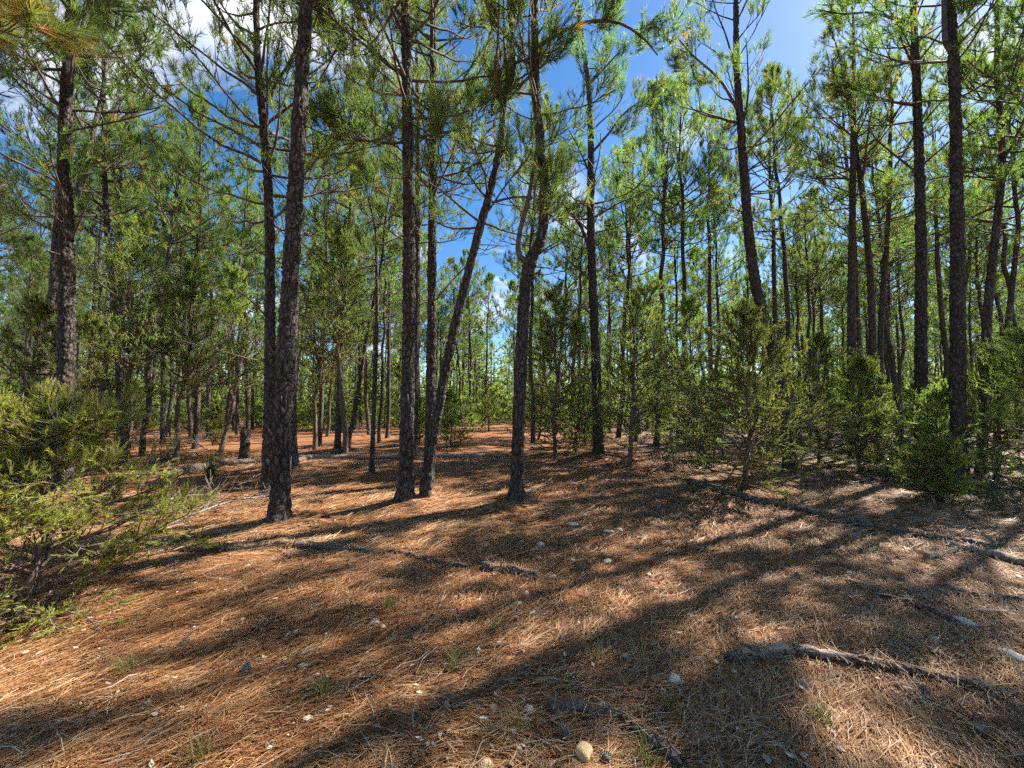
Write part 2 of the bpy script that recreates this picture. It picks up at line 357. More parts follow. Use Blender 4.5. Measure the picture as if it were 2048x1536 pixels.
def worley(U, Vv, nu, seed):
    """cell distance on a cylinder unrolled: U wraps at nu, V free -> F1, F2, cell random"""
    rg = np.random.default_rng(seed); JX, JY, JR = rg.random((3, 64, 512))
    ui = np.floor(U).astype(int); vi = np.floor(Vv).astype(int)
    F1 = np.full(U.shape, 9.0); F2 = np.full(U.shape, 9.0); C = np.zeros(U.shape)
    for dx in (-1, 0, 1):
        for dy in (-1, 0, 1):
            cx = (ui + dx) % nu; cy_ = (vi + dy) % 512
            px = ui + dx + .1 + .8 * JX[cx % 64, cy_]; py = vi + dy + .1 + .8 * JY[cx % 64, cy_]
            d = np.hypot(px - U, (py - Vv)); r = JR[cx % 64, cy_]
            c1 = d < F1; F2 = np.where(c1, F1, np.minimum(F2, d)); C = np.where(c1, r, C); F1 = np.where(c1, d, F1)
    return F1, F2, C
def trunk_geo(path, rad, sides, step, seed, relief=.026, zmax=None, flare=.6):
    """trunk with bark plates standing proud of the cracks between them"""
    L = np.concatenate([[0], np.cumsum(np.linalg.norm(np.diff(path, axis=0), axis=1))])
    lim = L[-1] if zmax is None else float(np.interp(zmax, path[:, 2], L))
    s = np.concatenate([np.linspace(0, lim, max(8, int(lim / step))), np.linspace(lim, L[-1], max(2, int((L[-1] - lim) / .15)))[1:]]) if lim < L[-1] - .3 else np.linspace(0, L[-1], max(8, int(L[-1] / step)))
    n = len(s)
    P = np.stack([np.interp(s, L, path[:, k]) for k in range(3)], -1); r = np.interp(s, L, rad)
    r = r * (1 + flare * np.exp(-s / .17))
    V, Qd = tubes(P[None], r[None], sides); V = V.reshape(n, sides, 3)
    nu = max(6, int(round(2 * np.pi * r[len(r) // 3] / .066)))
    th = np.arange(sides) / sides; U = np.broadcast_to(th[None] * nu, (n, sides)) + 0.0
    W = np.broadcast_to(s[:, None] / .15, (n, sides)) + 0.0
    W = W + .5 * vn(U * 1.3 + seed, W * .8); Uw = U + .28 * vn(W * 1.7, np.minimum(U, nu - U) * .9 + seed * 3)
    F1, F2, C = worley(Uw % nu, W + 3 * (seed % 17), nu, seed)
    e = np.clip((F2 - F1) / .28, 0, 1); e = e * e * (3 - 2 * e)
    disp = relief * (e * (.55 + .75 * C) + .25 * vn(U * 5, W * 5)) - relief * .6
    amp = np.clip(r / .09, .3, 1)[:, None]
    # fluted root collar
    disp = disp * amp + (r[:, None] * .10) * np.exp(-s / .2)[:, None] * np.sin(th[None] * 6.283 * 4 + seed)
    nv = nrm(V - P[:, None]); V = V + nv * disp[..., None]
    return V.reshape(-1, 3), Qd, (e * (.35 + .65 * C)).ravel()

# ------------------------------------------------------------------ hand-placed pines (centre line read off at one depth per tree)
def px_path(Y, pts, base_v=None):
    out = []
    for u, v in pts: out.append(at(u, v, Y))
    return np.array(out)
def extend(path, H, rg, lean=.0):
    """carry a centre line on up to height H"""
    p = path[-1]; d = nrm(path[-1] - path[-2]); pts = [q for q in path]
    d = nrm(d * .5 + np.array([lean, 0, .8]))
    while pts[-1][2] < H - .01:
        st = min(.9, max(.05, H - pts[-1][2])); d = nrm(d + np.append(rg.normal(0, .03, 2), .06))
        pts.append(pts[-1] + d * st / max(d[2], .5))
    return np.array(pts)
TREES = []
def hand_pine(label, pts, Y, dia, H, z0, seed, near=True, Lmax=2.5, dead=8, dead0=2.2, name='pine_tree', extra=None, group=None, crown=True, **kw):
    rg = np.random.default_rng(seed + 900)
    base = at(pts[0][0], pts[0][1], Y); base[2] = float(terr(base[0], base[1])) - .06
    P = np.vstack([base[None], px_path(Y, pts[1:])])
    P = P[np.concatenate([[True], np.diff(P[:, 2]) > .02])]
    if P[-1][2] < H: P = extend(P, H, rg)
    H = float(P[-1][2])
    S = spline(P, 90)
    S[:, 2] = np.maximum.accumulate(S[:, 2])
    L = (S[:, 2] - S[0, 2]) / (S[-1, 2] - S[0, 2])
    rad = dia / 2 * np.maximum(.06, (1 - L) ** .48 * .96 + .04)
    root = link(name, None, loc=tuple(base)); off = base
    tag(root, label, 'tree', group)
    if near: V, Qd, tn = trunk_geo(S - off, rad, *((40, .024) if seed < 107 or seed in (117, 121) else (24, .035)), seed, zmax=CAM_H + Y * 1.12 + .3)
    else: V, Qd, tn = trunk_geo(S - off, rad, 16, .10, seed, relief=.004)
    g = Geo().add(V, Qd, None, tn); link('trunk', g.mesh('trunk', M_BARK if near else M_BARK_FAR, True), root)
    if crown:
        w, lf = make_crown(S - off, H - off[2], z0 - off[2], seed, Lmax=Lmax, dead=dead, dead0=dead0, rbase=dia / 2, twig_wood=seed in (105, 106, 102), **(kw if near else dict(dict(tuft=11, nwid=.013), **kw)))
        link('branches', w.mesh('branches', M_TWIG, True), root); link('crown', lf.mesh('crown', M_NEEDLE), root)
    TREES.append((base[0], base[1]))
    return root, S, rad
def limb(root, pts, Y, r0, r1, seed, name='branch', foliage=True, stub=False, **kw):
    """one named limb drawn through measured points; pts (u,v,dY)"""
    rg = np.random.default_rng(seed); off = np.array(root.location)
    P = np.array([at(u, v, Y + dy) for u, v, dy in pts]) - off
    S = spline(P, 14); g = Geo(); g.add(*tubes(S[None], np.linspace(r0, r1, 14)[None], 7))
    o = link(name, g.mesh(name, M_TWIG, True), root)
    if foliage:
        w, lf = Geo(), Geo(); t = rg.uniform(.3, 1, 12); p0 = np.stack([np.interp(t, np.linspace(0, 1, 14), S[:, k]) for k in range(3)], -1)
        d = nrm(S[-1] - S[3]); a = math.atan2(d[1], d[0]) + rg.normal(0, .9, 12)
        grow(w, lf, p0, a, rg.uniform(-.2, .6, 12), rg.uniform(.1, .8, 12), rg.uniform(.35, .95, 12), np.full(12, .007), rg, M=5, Qn=3, **kw)
        link('side_shoots', w.mesh('side_shoots', M_TWIG), o); link('needles', lf.mesh('needles', M_NEEDLE), o)
    return o

A = hand_pine('stout dark leaning pine trunk standing nearest, left of centre', [(558, 1052), (559, 1000), (565, 850), (573, 675), (583, 512), (598, 250), (613, 0)], 5.07, .208, 14.0, 7.4, 101, dead=3, dead0=6.0)
B = hand_pine('straight dark pine trunk close beside the foot of the leaning pine', [(810, 1010), (811, 960), (814, 850), (817, 675), (818, 512), (815, 250), (811, 0)], 6.1, .208, 14.5, 5.9, 102, dead=5, dead0=5)
B2 = hand_pine('pine half hidden directly behind the straight dark pine trunk', [(826, 916), (830, 750), (834, 500), (836, 300), (834, 120)], 11.3, .25, 15.0, 6.5, 103, near=False)
Cc = hand_pine('straight pine crossed at its foot by the slender leaning pine', [(857, 960), (858, 920), (860, 850), (863, 675), (864, 512), (866, 250), (866, 0)], 8.2, .205, 15.0, 6.2, 104, dead=6, dead0=5)
D = hand_pine('slender pine leaning strongly to the right with a crooked top', [(849, 1008), (858, 920), (871, 850), (904, 675), (943, 519), (977, 393), (1001, 290), (1009, 195), (1025, 143), (1022, 68), (1018, 0)], 6.2, .155, 11.0, 4.6, 105, Lmax=1.7, dead=4, dead0=3.8, keep=.5)
E = hand_pine('forked pine with a curved U-shaped fork near image centre', [(1034, 1005), (1035, 930), (1037, 850), (1044, 675), (1050, 580), (1058, 525), (1082, 478), (1089, 393), (1083, 307), (1073, 205), (1070, 102), (1070, 0)], 6.2, .200, 11.5, 6.5, 106, Lmax=1.4, dead=2, dead0=5, keep=.5)
F = hand_pine('pine behind the dark junipers, right of the forked pine', [(1197, 916), (1195, 850), (1190, 675), (1183, 512), (1181, 393), (1182, 290), (1178, 188), (1170, 113), (1160, 34)], 11.6, .30, 14.6, 6.6, 107, dead=10, dead0=3, keep=.38)
G = hand_pine('pine leaning left out of the big juniper clump', [(1582, 944), (1570, 850), (1553, 739), (1532, 647), (1515, 585), (1500, 490), (1488, 342), (1481, 239), (1474, 137), (1472, 0)], 9.3, .26, 14.2, 6.9, 108, dead=3, dead0=6, keep=.42, M=6, Lmax=2.1)
Hh = hand_pine('straight pine left of the V-shaped twin pine', [(1708, 920), (1704, 739), (1703, 602), (1705, 410), (1707, 239), (1707, 68)], 11.5, .24, 14.5, 7.0, 109, near=False, keep=.3)
H2 = hand_pine('thinner pine tucked close behind the right side of the straight pine', [(1728, 903), (1720, 739), (1713, 602), (1708, 480), (1700, 380)], 13.4, .20, 13.5, 7.6, 110, near=False)
I = hand_pine('left stem of the V-shaped twin pine', [(1750, 918), (1746, 739), (1743, 602), (1736, 500), (1728, 420)], 11.5, .21, 13.8, 7.2, 111, near=False, keep=.36)
I2 = hand_pine('right stem of the V-shaped twin pine', [(1756, 918), (1760, 739), (1763, 620), (1773, 500), (1781, 342)], 11.6, .17, 13.2, 7.4, 112, near=False, keep=.34)
J = hand_pine('tall straight pine, second large trunk from the right edge', [(1842, 955), (1842, 739), (1842, 500), (1838, 307), (1832, 137), (1826, 0)], 8.9, .235, 14.5, 7.4, 113, dead=8, dead0=4, keep=.34, M=5, Lmax=2.1)
K = hand_pine('thickest pine near the right edge, forking high up', [(1920, 966), (1917, 850), (1915, 739), (1915, 500), (1912, 307), (1908, 137), (1901, 0)], 7.8, .245, 14.0, 7.6, 114, dead=6, dead0=4.6, keep=.33, M=5, Lmax=2.1)
Ll = hand_pine('pine tilting right behind the thickest right-hand pine', [(1963, 960), (1970, 739), (1977, 602), (1990, 480), (2004, 342)], 9.2, .19, 13.2, 6.2, 115, near=False, keep=.45)
Mm = hand_pine('thin pine leaning right at the far right edge', [(1990, 930), (2002, 784), (2021, 602), (2036, 460)], 11.5, .16, 12.5, 6.0, 116, near=False)
N = hand_pine('thick plated pine behind the bright juniper on the left', [(128, 985), (131, 859), (133, 739), (133, 500), (130, 342), (132, 205), (140, 68), (143, 0)], 7.2, .240, 14.0, 5.2, 117, dead=6, dead0=4)
O = hand_pine('medium pine just right of the thick plated left pine', [(243, 905), (238, 739), (228, 600), (217, 500), (209, 342), (207, 171), (205, 34)], 12.5, .21, 14.0, 6.2, 118, near=False)
Pp = hand_pine('pine close beside and right of the medium left pine', [(252, 900), (246, 739), (240, 480), (243, 307), (252, 240)], 13.6, .19, 12.6, 7.0, 119, near=False)
Qq = hand_pine('shadowed pine just left of the thick plated left pine', [(104, 905), (104, 808), (106, 602), (112, 480)], 12.2, .26, 14.0, 7.0, 120, near=False)
Rr = hand_pine('dark pine close behind the nearest trunk, on its left', [(533, 992), (537, 876), (540, 739), (540, 568), (538, 410), (526, 239), (516, 137), (513, 0)], 6.75, .175, 12.5, 4.9, 121, dead=10, dead0=2.2)
S_ = hand_pine('pine showing its foot right of the nearest trunk', [(588, 944), (584, 850), (586, 700), (592, 500), (606, 300)], 9.2, .21, 13.5, 7.2, 122, near=False)
T = hand_pine('very thin dark pine pole left of the straight dark pine', [(743, 948), (747, 840), (751, 739), (754, 602), (752, 478), (747, 437), (733, 380)], 9.0, .105, 7.2, 5.0, 123, Lmax=.9, dead=10, dead0=1.2, M=5, Qn=3)
U_ = hand_pine('thin pine slanting right behind the very thin pole', [(694, 903), (718, 773), (731, 691), (745, 616), (765, 510)], 13.5, .15, 10.5, 6.8, 124, near=False, Lmax=1.5)
V_ = hand_pine('pine standing on a low mound left of the slanting thin pine', [(675, 904), (679, 773), (688, 600), (700, 445), (706, 307), (708, 205)], 13.4, .20, 13.6, 6.0, 125, near=False)
# limbs that read on their own
limb(E[0], [(1058, 530, 0), (1037, 505, -.05), (1042, 454, -.05), (1056, 403, -.1), (1066, 342, -.1), (1075, 290, 0)], 6.2, .055, .022, 1, name='fork_stem', tuft=12)
limb(E[0], [(1071, 100, 0), (1110, 70, .1), (1170, 45, .2), (1235, 45, .3), (1285, 75, .4), (1315, 110, .4)], 6.2, .040, .012, 2, brown=.04)
limb(E[0], [(1046, 660, 0), (1062, 650, -.1), (1074, 642, -.12)], 6.2, .020, .012, 3, foliage=False, name='broken_branch')
limb(E[0], [(1040, 668, 0), (1030, 655, -.05), (1028, 648, -.05)], 6.2, .014, .008, 4, foliage=False, name='broken_branch')
limb(E[0], [(1060, 550, 0), (1075, 545, -.1), (1082, 538, -.1)], 6.2, .018, .012, 5, foliage=False, name='broken_branch')
limb(D[0], [(985, 405, 0), (1020, 396, .1), (1055, 394, .2), (1110, 405, .2), (1190, 408, .3)], 6.2, .022, .007, 6, foliage=False)
limb(D[0], [(945, 520, 0), (905, 560, -.1), (880, 590, -.1), (872, 600, 0)], 6.2, .014, .006, 7, foliage=False, name='dead_branch')
limb(F[0], [(1185, 565, 0), (1160, 540, -.2), (1125, 512, -.4)], 11.6, .04, .018, 8, foliage=False, name='dead_branch')
limb(F[0], [(1185, 630, 0), (1165, 615, -.2), (1140, 600, -.3)], 11.6, .03, .012, 9, foliage=False, name='dead_branch')
limb(F[0], [(1187, 520, .1), (1160, 450, .2), (1122, 400, -.4), (1100, 330, -.8), (1102, 210, -1)], 11.6, .06, .03, 10, foliage=False, name='dead_branch')
limb(F[0], [(1184, 305, 0), (1215, 270, .1), (1250, 225, .2), (1300, 190, .3)], 11.6, .045, .015, 11)
limb(F[0], [(1182, 165, 0), (1210, 135, .1), (1255, 85, .2)], 11.6, .04, .015, 12)
limb(Cc[0], [(864, 215, 0), (900, 195, 0), (940, 190, .1), (975, 205, .1)], 8.2, .026, .010, 13)
limb(B[0], [(808, 235, 0), (785, 265, -.2), (745, 282, -.3), (715, 278, -.3)], 6.1, .024, .008, 14)
limb(B[0], [(806, 145, 0), (770, 120, -.2), (730, 80, -.3), (690, 45, -.3)], 6.1, .022, .009, 15)
limb(K[0], [(1908, 105, 0), (1892, 85, 0), (1889, 40, 0), (1887, -40, 0), (1880, -140, 0)], 7.8, .055, .035, 16, name='fork_stem')
limb(J[0], [(1832, 60, 0), (1795, 40, .1), (1740, 25, .2), (1690, 28, .3), (1640, 20, .3)], 8.9, .035, .012, 17)
limb(J[0], [(1836, 212, 0), (1790, 205, .1), (1740, 190, .1), (1672, 165, .2)], 8.9, .030, .010, 18)
limb(J[0], [(1840, 350, 0), (1790, 310, .1), (1750, 275, .1), (1735, 240, .1)], 8.9, .026, .010, 19, foliage=False)
limb(G[0], [(1478, 225, 0), (1440, 160, .1), (1385, 110, .2), (1355, 75, .2)], 9.3, .04, .014, 20)
limb(N[0], [(142, 45, 0), (165, 20, 0), (185, -15, .1)], 7.2, .04, .03, 21)
limb(N[0], [(143, 478, 0), (160, 440, -.2), (180, 395, -.3)], 7.2, .022, .012, 22, foliage=False, name='dead_branch')
limb(N[0], [(126, 140, 0), (70, 138, -.3), (30, 140, -.6), (-10, 165, -.8)], 7.2, .03, .014, 23)
limb(O[0], [(213, 108, 0), (255, 100, 0), (300, 90, .1), (330, 60, .1)], 12.5, .035, .012, 24)
limb(O[0], [(216, 190, 0), (250, 150, -.1), (285, 112, -.2)], 12.5, .03, .016, 25, foliage=False, name='dead_branch')
limb(Rr[0], [(538, 745, 0), (515, 700, -.2), (480, 655, -.3), (440, 640, -.4)], 6.75, .016, .005, 26, foliage=False, name='dead_branch')
limb(Rr[0], [(538, 640, 0), (500, 600, -.2), (455, 575, -.3), (390, 570, -.3)], 6.75, .014, .005, 27, foliage=False, name='dead_branch')

# bough hanging into the top left corner from a pine outside the frame
C0 = hand_pine('pine outside the left edge whose needle bough hangs into the top left corner', [(-620, 1160), (-610, 700), (-600, 300)], 3.4, .24, 12.5, 5.2, 130, near=False, dead=0)
def near_bough():
    rg = np.random.default_rng(7); off = np.array(C0[0].location); w, lf = Geo(), Geo()
    P = np.array([at(-520, -150, 3.3), at(-300, -40, 3.0), at(-120, 20, 2.75), at(40, 75, 2.6)]) - off
    S = spline(P, 16); w.add(*tubes(S[None], np.linspace(.022, .006, 16)[None], 6))
    n = 16; t = rg.uniform(.45, 1, n); p0 = np.stack([np.interp(t, np.linspace(0, 1, 16), S[:, k]) for k in range(3)], -1)
    grow(w, lf, p0, rg.normal(.1, .8, n), rg.uniform(-.4, .5, n), rg.uniform(-.5, .4, n), rg.uniform(.2, .45, n), np.full(n, .005), rg, M=4, Qn=2, tuft=46, nlen=.2, nwid=.0032, brown=.45, tone0=.55, twig=(.08, .18))
    b = link('branch', w.mesh('branch', M_TWIG, True), C0[0]); link('needles', lf.mesh('needles', M_NEEDLE), b)
near_bough()

# ------------------------------------------------------------------ pines of the stand behind, copied from eight patterns
PAT = []
for k in range(8):
    rg = np.random.default_rng(300 + k); H = rg.uniform(12.6, 15.6); z0 = rg.uniform(6.2, 8.6)
    n = 14; zz = np.linspace(-.1, H, n); wob = np.cumsum(rg.normal(0, .05, (n, 2)), 0); lean = rg.normal(0, .02, 2)
    path = np.column_stack([wob[:, 0] + lean[0] * zz, wob[:, 1] + lean[1] * zz, zz]); path -= np.array([path[0, 0], path[0, 1], 0])
    S = spline(path, 60); S[:, 2] = np.maximum.accumulate(S[:, 2]); Lf = S[:, 2].clip(0) / H
    V, Qd, tn = trunk_geo(S, .105 * np.maximum(.06, (1 - Lf.clip(0, 1)) ** .55 * .96 + .04), 12, .16, 40 + k, relief=.003)
    w, lf = make_crown(S, H, z0, 500 + k, Lmax=rg.uniform(2.4, 3.2), keep=.68, dead=14, dead0=3.0, M=7, Qn=4, tuft=20, nwid=.011, tone0=.47, twig_wood=False)
    PAT.append((Geo().add(V, Qd, None, tn).mesh('trunk', M_BARK_FAR, True), w.mesh('branches', M_TWIG, True), lf.mesh('crown', M_NEEDLE)))
def put_pine(k, x, y, rz, s, label, group=None, sz=1.0):
    r = link('pine_tree', None, loc=(x, y, float(terr(x, y)) - .03)); r.rotation_euler = (0, 0, rz); r.scale = (s, s, s * sz)
    for nm, me in zip(('trunk', 'branches', 'crown'), PAT[k]): link(nm, me, r)
    tag(r, label, 'tree', group); TREES.append((x, y)); return r
def base_at(u, Y):
    return (u - 1024) / FPX * Y * math.cos(_p), Y
MID = [(1378, 16.0, 1.05, 'pine trunk rising behind the large juniper clump, on its left'),
       (1436, 18.5, .9, 'slim pine between the left clump pine and the leaning clump pine'),
       (1598, 15.0, 1.0, 'pine just right of the leaning clump pine'),
       (1618, 19.0, .85, 'thin pine behind and right of the pine beside the leaning one'),
       (1270, 17.5, .9, 'slim pine above the junipers right of the juniper-fringed pine'),
       (1355, 22.0, .95, 'slender pine with a high crown between two juniper-backed pines'),
       (1140, 19.0, .9, 'slim pine between the forked pine and the juniper-fringed pine'),
       (1066, 17.0, .95, 'pine half hidden behind the forked pine on its right'),
       (1660, 21.0, .95, 'slim pine left of the straight pine in the right-hand group'),
       (1800, 17.0, 1.0, 'pine between the V-shaped twin pine and the tall straight pine'),
       (1880, 15.0, .95, 'slim pine in the gap between the two large right-hand trunks'),
       (1310, 15.5, 1.12, 'tall pine filling the sky gap right of the juniper-fringed pine'),
       (1418, 17.5, 1.1, 'tall pine rising left of the leaning clump pine'),
       (1555, 17.5, 1.15, 'tall pine crowning the gap right of the leaning clump pine'),
       (1235, 20.0, 1.2, 'tall far pine behind the juniper-fringed pine'),
       (62, 11.0, 1.05, 'dark pine at the left edge behind the bright juniper'),
       (330, 17.0, .9, 'pine in the shade between the left pines and the snag'),
       (395, 14.5, .95, 'thin pine right of the dark left juniper'),
       (450, 18.0, .9, 'pine directly above the broken snag'),
       (500, 20.0, .95, 'pine right of the broken snag and left of the dark pine'),
       (640, 16.0, .95, 'pine on the lit floor right of the nearest trunk'),
       (775, 19.5, .95, 'pine in the gap between the very thin pole and the straight dark pine'),
       (925, 30.0, 1.0, 'far pine on the left edge of the open needle path'),
       (290, 12.6, .8, 'small pine in front of the left thicket')]
rg = np.random.default_rng(77)
for i, (u, Y, s, lab) in enumerate(MID):
    x, y = base_at(u, Y); put_pine(i % 8, x, y, rg.uniform(0, 6.28), s, lab)
GAPS = [(-9999, 190, 'left edge beyond the bright juniper'), (190, 420, 'left thicket behind the dark juniper'), (420, 640, 'left background around the broken snag'),
        (640, 830, 'background left of the straight dark pine'), (830, 1030, 'background along the open needle path'), (1030, 1200, 'background behind the forked pine'),
        (1200, 1480, 'background above the junipers right of centre'), (1480, 1700, 'background behind the leaning clump pine'), (1700, 1860, 'background behind the V-shaped twin pine'),
        (1860, 99999, 'background at the right edge')]
def gap(u):
    for a, b, t in GAPS:
        if a <= u < b: return t
ORD = ['first', 'second', 'third', 'fourth', 'fifth', 'sixth', 'seventh', 'eighth', 'ninth', 'tenth', 'eleventh', 'twelfth', 'thirteenth', 'fourteenth', 'fifteenth']
ROW = {}
def number_rows():
    for (kind, t), lst in ROW.items():
        for i, (u, o) in enumerate(sorted(lst, key=lambda e: e[0])):
            o['label'] = f'{ORD[i]} {kind} from the left in the {t}' if i < 15 else o['label']
    ROW.clear()
cnt = 0; tries = 0
while cnt < 226 and tries < 20000:
    tries += 1
    y = 12.5 + 34 * rg.random() ** .8; x = rg.uniform(-1, 1) * (1.42 * y + 3); u = 1024 + FPX * x / y
    if 885 < u < 1020 and y < 27: continue
    if y < 14.5 and 300 < u < 1750: continue
    if min((x - a) ** 2 + (y - b) ** 2 for a, b in TREES) < 1.5 ** 2: continue
    dist = 'slim pine' if y < 26 else 'far thin pine'
    t = gap(u); o = put_pine(int(rg.integers(0, 8)), x, y, rg.uniform(0, 6.28), rg.uniform(.72, 1.08), f'{dist} of the {t}', f'{dist}s of the {t}', rg.uniform(.9, 1.1)); cnt += 1
    if y < 26: ROW.setdefault((dist, t), []).append((u, o))
number_rows()
# pines added outside the frame to shade the floor and block sky behind
for x, y in ((13.2, 6.8), (17.5, 9.0), (11.0, 5.3), (12.6, 3.6), (12.6, 8.6), (10.6, 1.2), (-9, 2.0), (-12.5, 5.5), (19, 4), (-6, -6), (4, -7), (10, -4), (-1, -9), (-11, -3), (-3.5, -4.5), (1.5, -5), (6.5, -4), (-8, -8.5), (7.5, -9), (13, -8), (-14, -9), (2, -13), (-5, -13), (10, -14), (16, -2), (-15, 1), (-10, -15), (5, -17)):
    put_pine(int(rg.integers(0, 8)), x, y, rg.uniform(0, 6.28), rg.uniform(.9, 1.05), 'pine added outside the picture beside the photographer for its shade', 'added pines outside the picture')

# ------------------------------------------------------------------ the far wood: one mass of trunks and crowns
def far_wood():
    rg = np.random.default_rng(21); g = Geo(); lf = Geo(); n = 700
    y = 42 + 75 * rg.random(n) ** .8; x = rg.uniform(-1, 1, n) * (1.45 * y + 5); H = rg.uniform(10.5, 15, n); z0 = H * rg.uniform(.12, .42, n)
    z = terr(x, y); P0 = np.stack([x, y, z], 1); K_ = 4; t = np.linspace(0, 1, K_)
    P = P0[:, None] + np.stack([rg.normal(0, .5, (n, 1)) * t, rg.normal(0, .5, (n, 1)) * t, H[:, None] * t], -1)
    g.add(*tubes(P, (rg.uniform(.09, .15, n)[:, None]) * np.array([1, .8, .55, .1])[None], 5))
    k = 52; tz = rg.random((n, k)) ** .8; rad = 2.0 * (1 - tz) ** .7 * np.sqrt(rg.random((n, k))) + .15; a = rg.uniform(0, 6.283, (n, k))
    pos = P0[:, None] + np.stack([rad * np.cos(a), rad * np.sin(a), z0[:, None] + (H - z0)[:, None] * tz], -1)
    d = np.stack([np.cos(a), np.sin(a), np.full((n, k), .6)], -1)
    tone = np.clip(rg.normal(.5, .14, (n, k)) + rg.normal(0, .07, (n, 1)), 0, .74)
    needles(lf, pos.reshape(-1, 3), d.reshape(-1, 3), 4, 1.0, .17, (.1, 1.2), tone.ravel(), rg, back=.3)
    # understorey of the far wood
    m = 1500; y = 26 + 70 * rg.random(m) ** 1.25; x = rg.uniform(-1, 1, m) * (1.45 * y + 5); k = 32
    keep = ~((np.abs(1024 + FPX * x / y - 950) < 70) & (y < 29)); x, y = x[keep], y[keep]; m = len(x)
    hh = rg.uniform(1.2, 6.5, (m, 1)); tz = rg.random((m, k)); a = rg.uniform(0, 6.283, (m, k)); rad = (.5 + hh * .35) * (1 - tz) ** .7 * np.sqrt(rg.random((m, k)))
    pos = np.stack([x[:, None] + rad * np.cos(a), y[:, None] + rad * np.sin(a), terr(x, y)[:, None] + hh * tz + .1], -1)
    dd = np.stack([np.cos(a), np.sin(a), np.full((m, k), .8)], -1); tn = np.clip(rg.normal(.45, .16, (m, k)) + rg.normal(0, .08, (m, 1)), 0, .8); nb = y < 48
    for sel, ln, wd in ((nb, .5, .10), (~nb, 1.1, .24)):
        needles(lf, pos[sel].reshape(-1, 3), dd[sel].reshape(-1, 3), 4, ln, wd, (.1, 1.3), tn[sel].ravel(), rg, back=.2)
    tag(link('far_trunks', g.mesh('far_trunks', M_BARK_FAR)), 'mass of thin far trunks closing the view', 'forest', kind='stuff')
    tag(link('far_foliage', lf.mesh('far_foliage', M_NEEDLE)), 'mass of far pine and juniper foliage closing the view', 'forest', kind='stuff')
far_wood()

# ------------------------------------------------------------------ junipers
JLOW = {0: .015, 1: .015, 3: .015, 5: .01, 6: .34, 7: .30}
def juniper_geo(H, Rm, seed, N=95, M=7, Qn=5, leaf=8, llen=.10, lwid=.020, bare_low=.12, dead=.06, tone0=.38, low=.05, upsweep=(-6, 42), per=1, twigs=False, lean=(0, 0), tw=2.6):
    rg = np.random.default_rng(seed); tr, w, lf = Geo(), Geo(), Geo()
    n = 12; zz = np.linspace(-.05, H, n); path = np.column_stack([np.cumsum(rg.normal(0, .012 * H, n)) + lean[0] * zz, np.cumsum(rg.normal(0, .012 * H, n)) + lean[1] * zz, zz]); path[:, :2] -= path[0, :2]
    rad = (.010 * H + .015) * np.maximum(.06, 1 - zz.clip(0) / H); tr.add(*tubes(path[None], rad[None], 8)); pf = path_fn(path)
    t = np.sort(rg.uniform(low, .97, N)) ; zs = t * H; az = rg.uniform(0, 6.28, N)
    prof = np.minimum(1, .6 + t * 2.2) * (1 - t) ** .75
    L = Rm * prof * rg.uniform(.4, 1.3, N) + .08 * H ** .5
    e0 = np.radians(rg.uniform(upsweep[0], upsweep[1], N) + 25 * t); e1 = e0 + np.radians(rg.uniform(-8, 22, N))
    P, a, el = curves(pf(zs), az, e0, e1, L, 6, rg, .14)
    w.add(*tubes(P, (.004 + .008 * L)[:, None] * np.linspace(1, .3, 6)[None], 4))
    tt = rg.uniform(.2, 1, (N, M)); S, i = pick(P, tt); nn = np.arange(N)[:, None]; i = np.minimum(i, 4)
    a2 = a[nn, i] + rg.choice([-1, 1], (N, M)) * rg.uniform(.2, 1.1, (N, M)); e2 = el[nn, i] + rg.uniform(-.25, .45, (N, M))
    L2 = np.maximum((.14 + .34 * (1 - tt)) * L[:, None] * rg.uniform(.6, 1.3, (N, M)), .09)
    P2, b, be = curves(S.reshape(-1, 3), a2.ravel(), e2.ravel(), e2.ravel() + .15, L2.ravel(), 3, rg, .15)
    w.add(*tubes(P2, np.broadcast_to(np.array([.0045, .0035, .002]) * (1 + H * .15), (len(P2), 3)), 3))
    N2 = len(P2); t3 = rg.uniform(.25, 1.05, (N2, Qn)).clip(0, 1); S3, i3 = pick(P2, t3); i3 = np.minimum(i3, 1); n2 = np.arange(N2)[:, None]
    a3 = b[n2, i3] + rg.normal(0, .7, (N2, Qn)); e3 = be[n2, i3] + rg.normal(.1, .4, (N2, Qn))
    d3 = np.stack([np.cos(e3) * np.cos(a3), np.cos(e3) * np.sin(a3), np.sin(e3)], -1).reshape(-1, 3); L3 = rg.uniform(.6, 1.4, (N2 * Qn, 1)) * llen * tw
    S3 = S3.reshape(-1, 3); E3 = S3 + d3 * L3
    if twigs: w.add(*tubes(np.stack([S3, E3], 1), np.broadcast_to(np.array([.0022, .0012]), (len(S3), 2)), 3))
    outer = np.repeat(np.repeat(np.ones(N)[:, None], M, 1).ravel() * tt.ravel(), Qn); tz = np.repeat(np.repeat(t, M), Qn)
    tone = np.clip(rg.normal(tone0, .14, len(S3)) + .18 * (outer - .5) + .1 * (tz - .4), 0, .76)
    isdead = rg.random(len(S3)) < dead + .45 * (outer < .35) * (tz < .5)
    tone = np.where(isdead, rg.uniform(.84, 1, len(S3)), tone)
    kp = ~((tz < bare_low) & (outer < .6)) & ~(isdead & (rg.random(len(S3)) < .4))
    for f in np.linspace(.25, 1, per):
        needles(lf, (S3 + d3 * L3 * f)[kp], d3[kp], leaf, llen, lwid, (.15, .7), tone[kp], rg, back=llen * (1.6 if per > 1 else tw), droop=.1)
    return tr.mesh('trunk', M_CBARK, True), w.mesh('branches', M_CBARK, True), lf
JPAT = []
